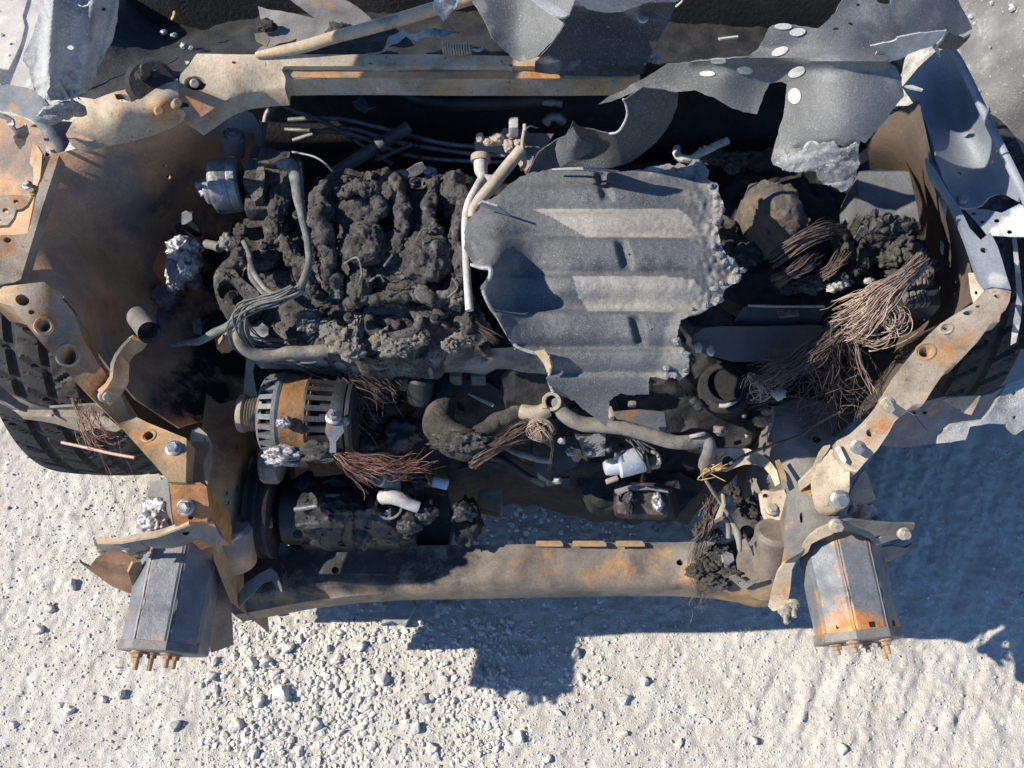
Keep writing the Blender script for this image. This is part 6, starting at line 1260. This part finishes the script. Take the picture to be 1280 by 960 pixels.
strands('hanging_wires', [[(1066, 424, .70), (1072, 436, .69), (1078, 460, .66), (1088, 480, .64), (1096, 496, .63)]], 5, 0.00099, M_COPPER, W4, .0022, .0028, 16)
W5 = strands('wire_bundle', [[(1050, 400, .70), (1030, 420, .685), (1010, 438, .675), (990, 452, .665), (965, 465, .65), (945, 474, .63)], [(1056, 410, .695), (1034, 430, .68), (1006, 450, .665), (980, 462, .65), (955, 470, .635)]], 200, 0.00055, M_COPPERD, None, .0060, .0090, 17, wob=.004)
tag(W5, 'dark sagging bundle of thin wires running down below the tray plate', 'wire bundle', kind='thing')
strands('loose_strands', [[(1040, 410, .69), (1046, 440, .66), (1050, 470, .62), (1052, 500, .58), (1056, 530, .56)], [(1050, 412, .69), (1070, 440, .66), (1066, 470, .62), (1050, 490, .58)], [(1030, 425, .68), (1034, 450, .65), (1020, 470, .62), (1040, 500, .58)], [(1060, 420, .69), (1058, 450, .65), (1064, 480, .62), (1048, 520, .56)], [(1010, 450, .66), (1030, 470, .62), (1060, 476, .60), (1090, 490, .62)], [(945, 505, .58), (980, 496, .59), (1010, 496, .59), (1040, 492, .59)], [(1000, 520, .56), (1020, 500, .58), (1050, 484, .60)]], 102, 0.00050, M_COPPERD, W5, .0165, .0210, 18, wob=.010)
strands('wire_ends', [[(945, 474, .63), (938, 470, .635), (948, 482, .62), (958, 478, .625)], [(950, 474, .63), (958, 484, .62), (944, 488, .615)]], 40, 0.00074, M_COPPER, W5, .0055, .0098, 19, wob=.006)
lump('pale_melt', 973, 492, .60, 9, 7, M_ASH, CAR, sub=3, amp=.5); 
for x, y, m, rx in ((951, 527, M_TAN, 9), (958, 515, M_TANR, 6), (900, 538, M_GREYST, 8), (930, 520, M_ALUD, 3), (934, 545, M_ALUD, 3)): lump('scorched_clip', x, y, .54, rx, rx * .7, m, CAR, sub=3, amp=.5)
tube('clip_wire', [(966, 508, .56), (966, 525, .55), (960, 540, .54), (952, 546, .535)], .002, M_GREYST, CAR, 6)
W6 = tube('thin_cable', [(912, 580, .535), (930, 570, .545), (948, 562, .55), (975, 554, .56), (1000, 544, .565), (1020, 530, .57), (1050, 514, .60)], [.0022, .0025, .0025, .0025, .002, .0018], M_COPPERD, None, 7, wob=.002)
tag(W6, 'single thin scorched cable crossing the pale bracket with the round hole', 'cable')
W7 = strands('wire_bundle', [[(425, 572, .60), (440, 576, .60), (460, 580, .595), (485, 584, .59), (515, 581, .58), (550, 577, .575)], [(416, 566, .605), (440, 582, .60), (462, 588, .59), (475, 592, .58)], [(420, 574, .60), (450, 590, .585), (470, 602, .57)], [(430, 568, .60), (470, 574, .59), (500, 586, .58), (530, 580, .58)]], 102, 0.00068, M_COPPERR, None, .0055, .0084, 20, wob=.005)
tag(W7, 'reddish frayed copper wires fanning out below the alternator', 'wire bundle', kind='thing')
W8 = strands('wire_bundle', [[(590, 580, .56), (612, 566, .57), (632, 552, .575), (650, 540, .58), (672, 534, .58)], [(596, 572, .57), (618, 558, .58), (640, 544, .58), (660, 536, .58)]], 136, 0.00074, M_COPPERD, None, .0088, .0028, 21)
tag(W8, 'sooty wire bundle running diagonally under the coolant elbow', 'wire bundle', kind='thing')
strands('wire_coil', [[(662, 530, .60), (672, 526, .605), (686, 532, .605), (688, 542, .60), (678, 550, .60), (666, 544, .60), (664, 534, .605), (680, 530, .61)], [(664, 546, .60), (676, 536, .61), (688, 548, .60)], [(668, 528, .605), (676, 542, .61), (672, 550, .60)]], 68, 0.00062, M_COPPER, W8, .0033, .0021, 22, wob=.002)
strands('thin_strands', [[(686, 540, .58), (690, 560, .55), (688, 580, .52), (686, 600, .48)]], 5, 0.00050, M_COPPERD, W8, .0033, .0042, 23)
W9 = strands('wire_bundle', [[(370, 452, .62), (400, 456, .62), (440, 464, .61), (470, 480, .60), (485, 500, .58)], [(390, 448, .63), (430, 456, .62), (460, 470, .60), (490, 492, .58)], [(410, 460, .61), (440, 476, .60), (450, 500, .58), (470, 508, .57)]], 187, 0.00056, M_COPPERD, None, .0121, .0140, 24, wob=.006)
tag(W9, 'dark fan of fine burnt wires behind the alternator', 'wire bundle', kind='thing')
strands('spark_wire', [[(590, 402, .72), (600, 412, .715), (612, 420, .71), (622, 428, .70)], [(584, 384, .72), (592, 398, .715), (606, 412, .71)]], 51, 0.00081, M_COPPERD, CAR, .0033, .0028, 25)
W10 = strands('wire_bundle', [[(880, 588, .50), (892, 584, .515), (902, 580, .52)], [(876, 596, .50), (886, 588, .515), (898, 582, .52)]], 30, .0011, mat('golden_wire', [(.30, .19, .09), (.5, .34, .17)], 60, rough=.5, metal=.3, bump=0), None, .007, .008, 26)
tag(W10, 'small golden frayed wire tuft below the pale bracket', 'wire bundle', kind='thing')
W11 = tube('burnt_rod', [(882, 600, .50), (892, 616, .48), (903, 632, .46), (914, 650, .45), (922, 668, .445), (925, 690, .44)], [.0028, .003, .003, .0035, .006, .003], M_HOSE, None, 8)
tag(W11, 'thin bent rod slanting from the golden wire tuft to the beam', 'rod')
W12 = strands('wire_bundle', [[(906, 618, .46), (896, 634, .455), (888, 650, .445), (880, 664, .435), (872, 672, .43)], [(884, 626, .46), (888, 640, .45), (884, 656, .44), (876, 668, .43)], [(890, 624, .46), (884, 640, .45), (886, 648, .445)]], 102, 0.00081, M_COPPERD, None, .0055, .0042, 27, wob=.004)
tag(W12, 'knotted copper wires hanging over the right end of the beam', 'wire bundle', kind='thing')
strands('hanging_strands', [[(880, 660, .435), (876, 690, .40), (878, 720, .38), (874, 745, .36), (876, 765, .30)], [(872, 668, .43), (866, 700, .40), (870, 730, .375), (880, 760, .32)]], 27, 0.00050, M_COPPERD, W12, .0055, .0070, 28, wob=.006)
tube('hose', [(880, 664, .43), (890, 654, .445), (903, 648, .45), (910, 654, .445), (911, 672, .43)], .0042, M_HOSE, W12, 10)
sheet('copper_tab', [(897, 640), (902, 628), (901, 616), (904, 618), (905, 630), (900, 646), (893, 650)], [(897, 640, .47), (903, 618, .48), (893, 650, .46)], M_TANROD, W12, step=3)
for x, y, rx, ry in ((912, 612, 6, 6), (920, 616, 7, 6), (925, 628, 7, 5), (940, 640, 12, 8), (895, 668, 8, 6), (874, 665, 7, 10), (884, 705, 14, 10), (900, 695, 16, 12), (870, 715, 12, 8), (912, 715, 12, 8), (890, 725, 12, 6), (905, 730, 8, 5)):
    lump('charred_crumb', x, y, .39 if y > 680 else .42, rx, ry, M_CHAR if y > 640 else M_CHARD, CAR, amp=.6, sc=2.6, sub=4, rz=.008)
WL = strands('wire_bundle', [[(92, 500, .60), (100, 515, .595), (110, 530, .59), (120, 545, .585), (128, 552, .58)], [(112, 510, .60), (120, 530, .59), (132, 546, .585), (148, 548, .585)], [(100, 525, .59), (115, 548, .585), (135, 548, .585)]], 40, 0.00056, M_COPPERR, None, .0066, .0084, 30, wob=.006)
tag(WL, 'sparse tangle of copper strands over the bumper arm and left tyre', 'wire bundle', kind='thing')
strands('long_strands', [[(118, 550, .58), (124, 570, .57), (132, 592, .56), (138, 605, .555), (150, 640, .545), (152, 672, .54)], [(146, 545, .58), (156, 570, .57), (164, 590, .56), (172, 606, .53), (160, 650, .53)]], 3, 0.00056, M_COPPERR, WL, .0022, .0028, 31, wob=.004)
RD = tube('copper_rod', [(77, 553, .60), (110, 560, .60), (140, 567, .60), (168, 572, .60)], .0024, mat('pink_copper', [(.40, .24, .19), (.52, .34, .27)], 40, rough=.5, metal=.3), None, 8)
tag(RD, 'straight pinkish copper rod lying across the left tyre', 'rod')
strands('clip_wires', [[(100, 500, .56), (98, 512, .555), (106, 530, .55)], [(112, 505, .56), (118, 520, .555)]], 8, 0.00056, M_COPPERD, WL, .0044, .0056, 32)
PCH = None
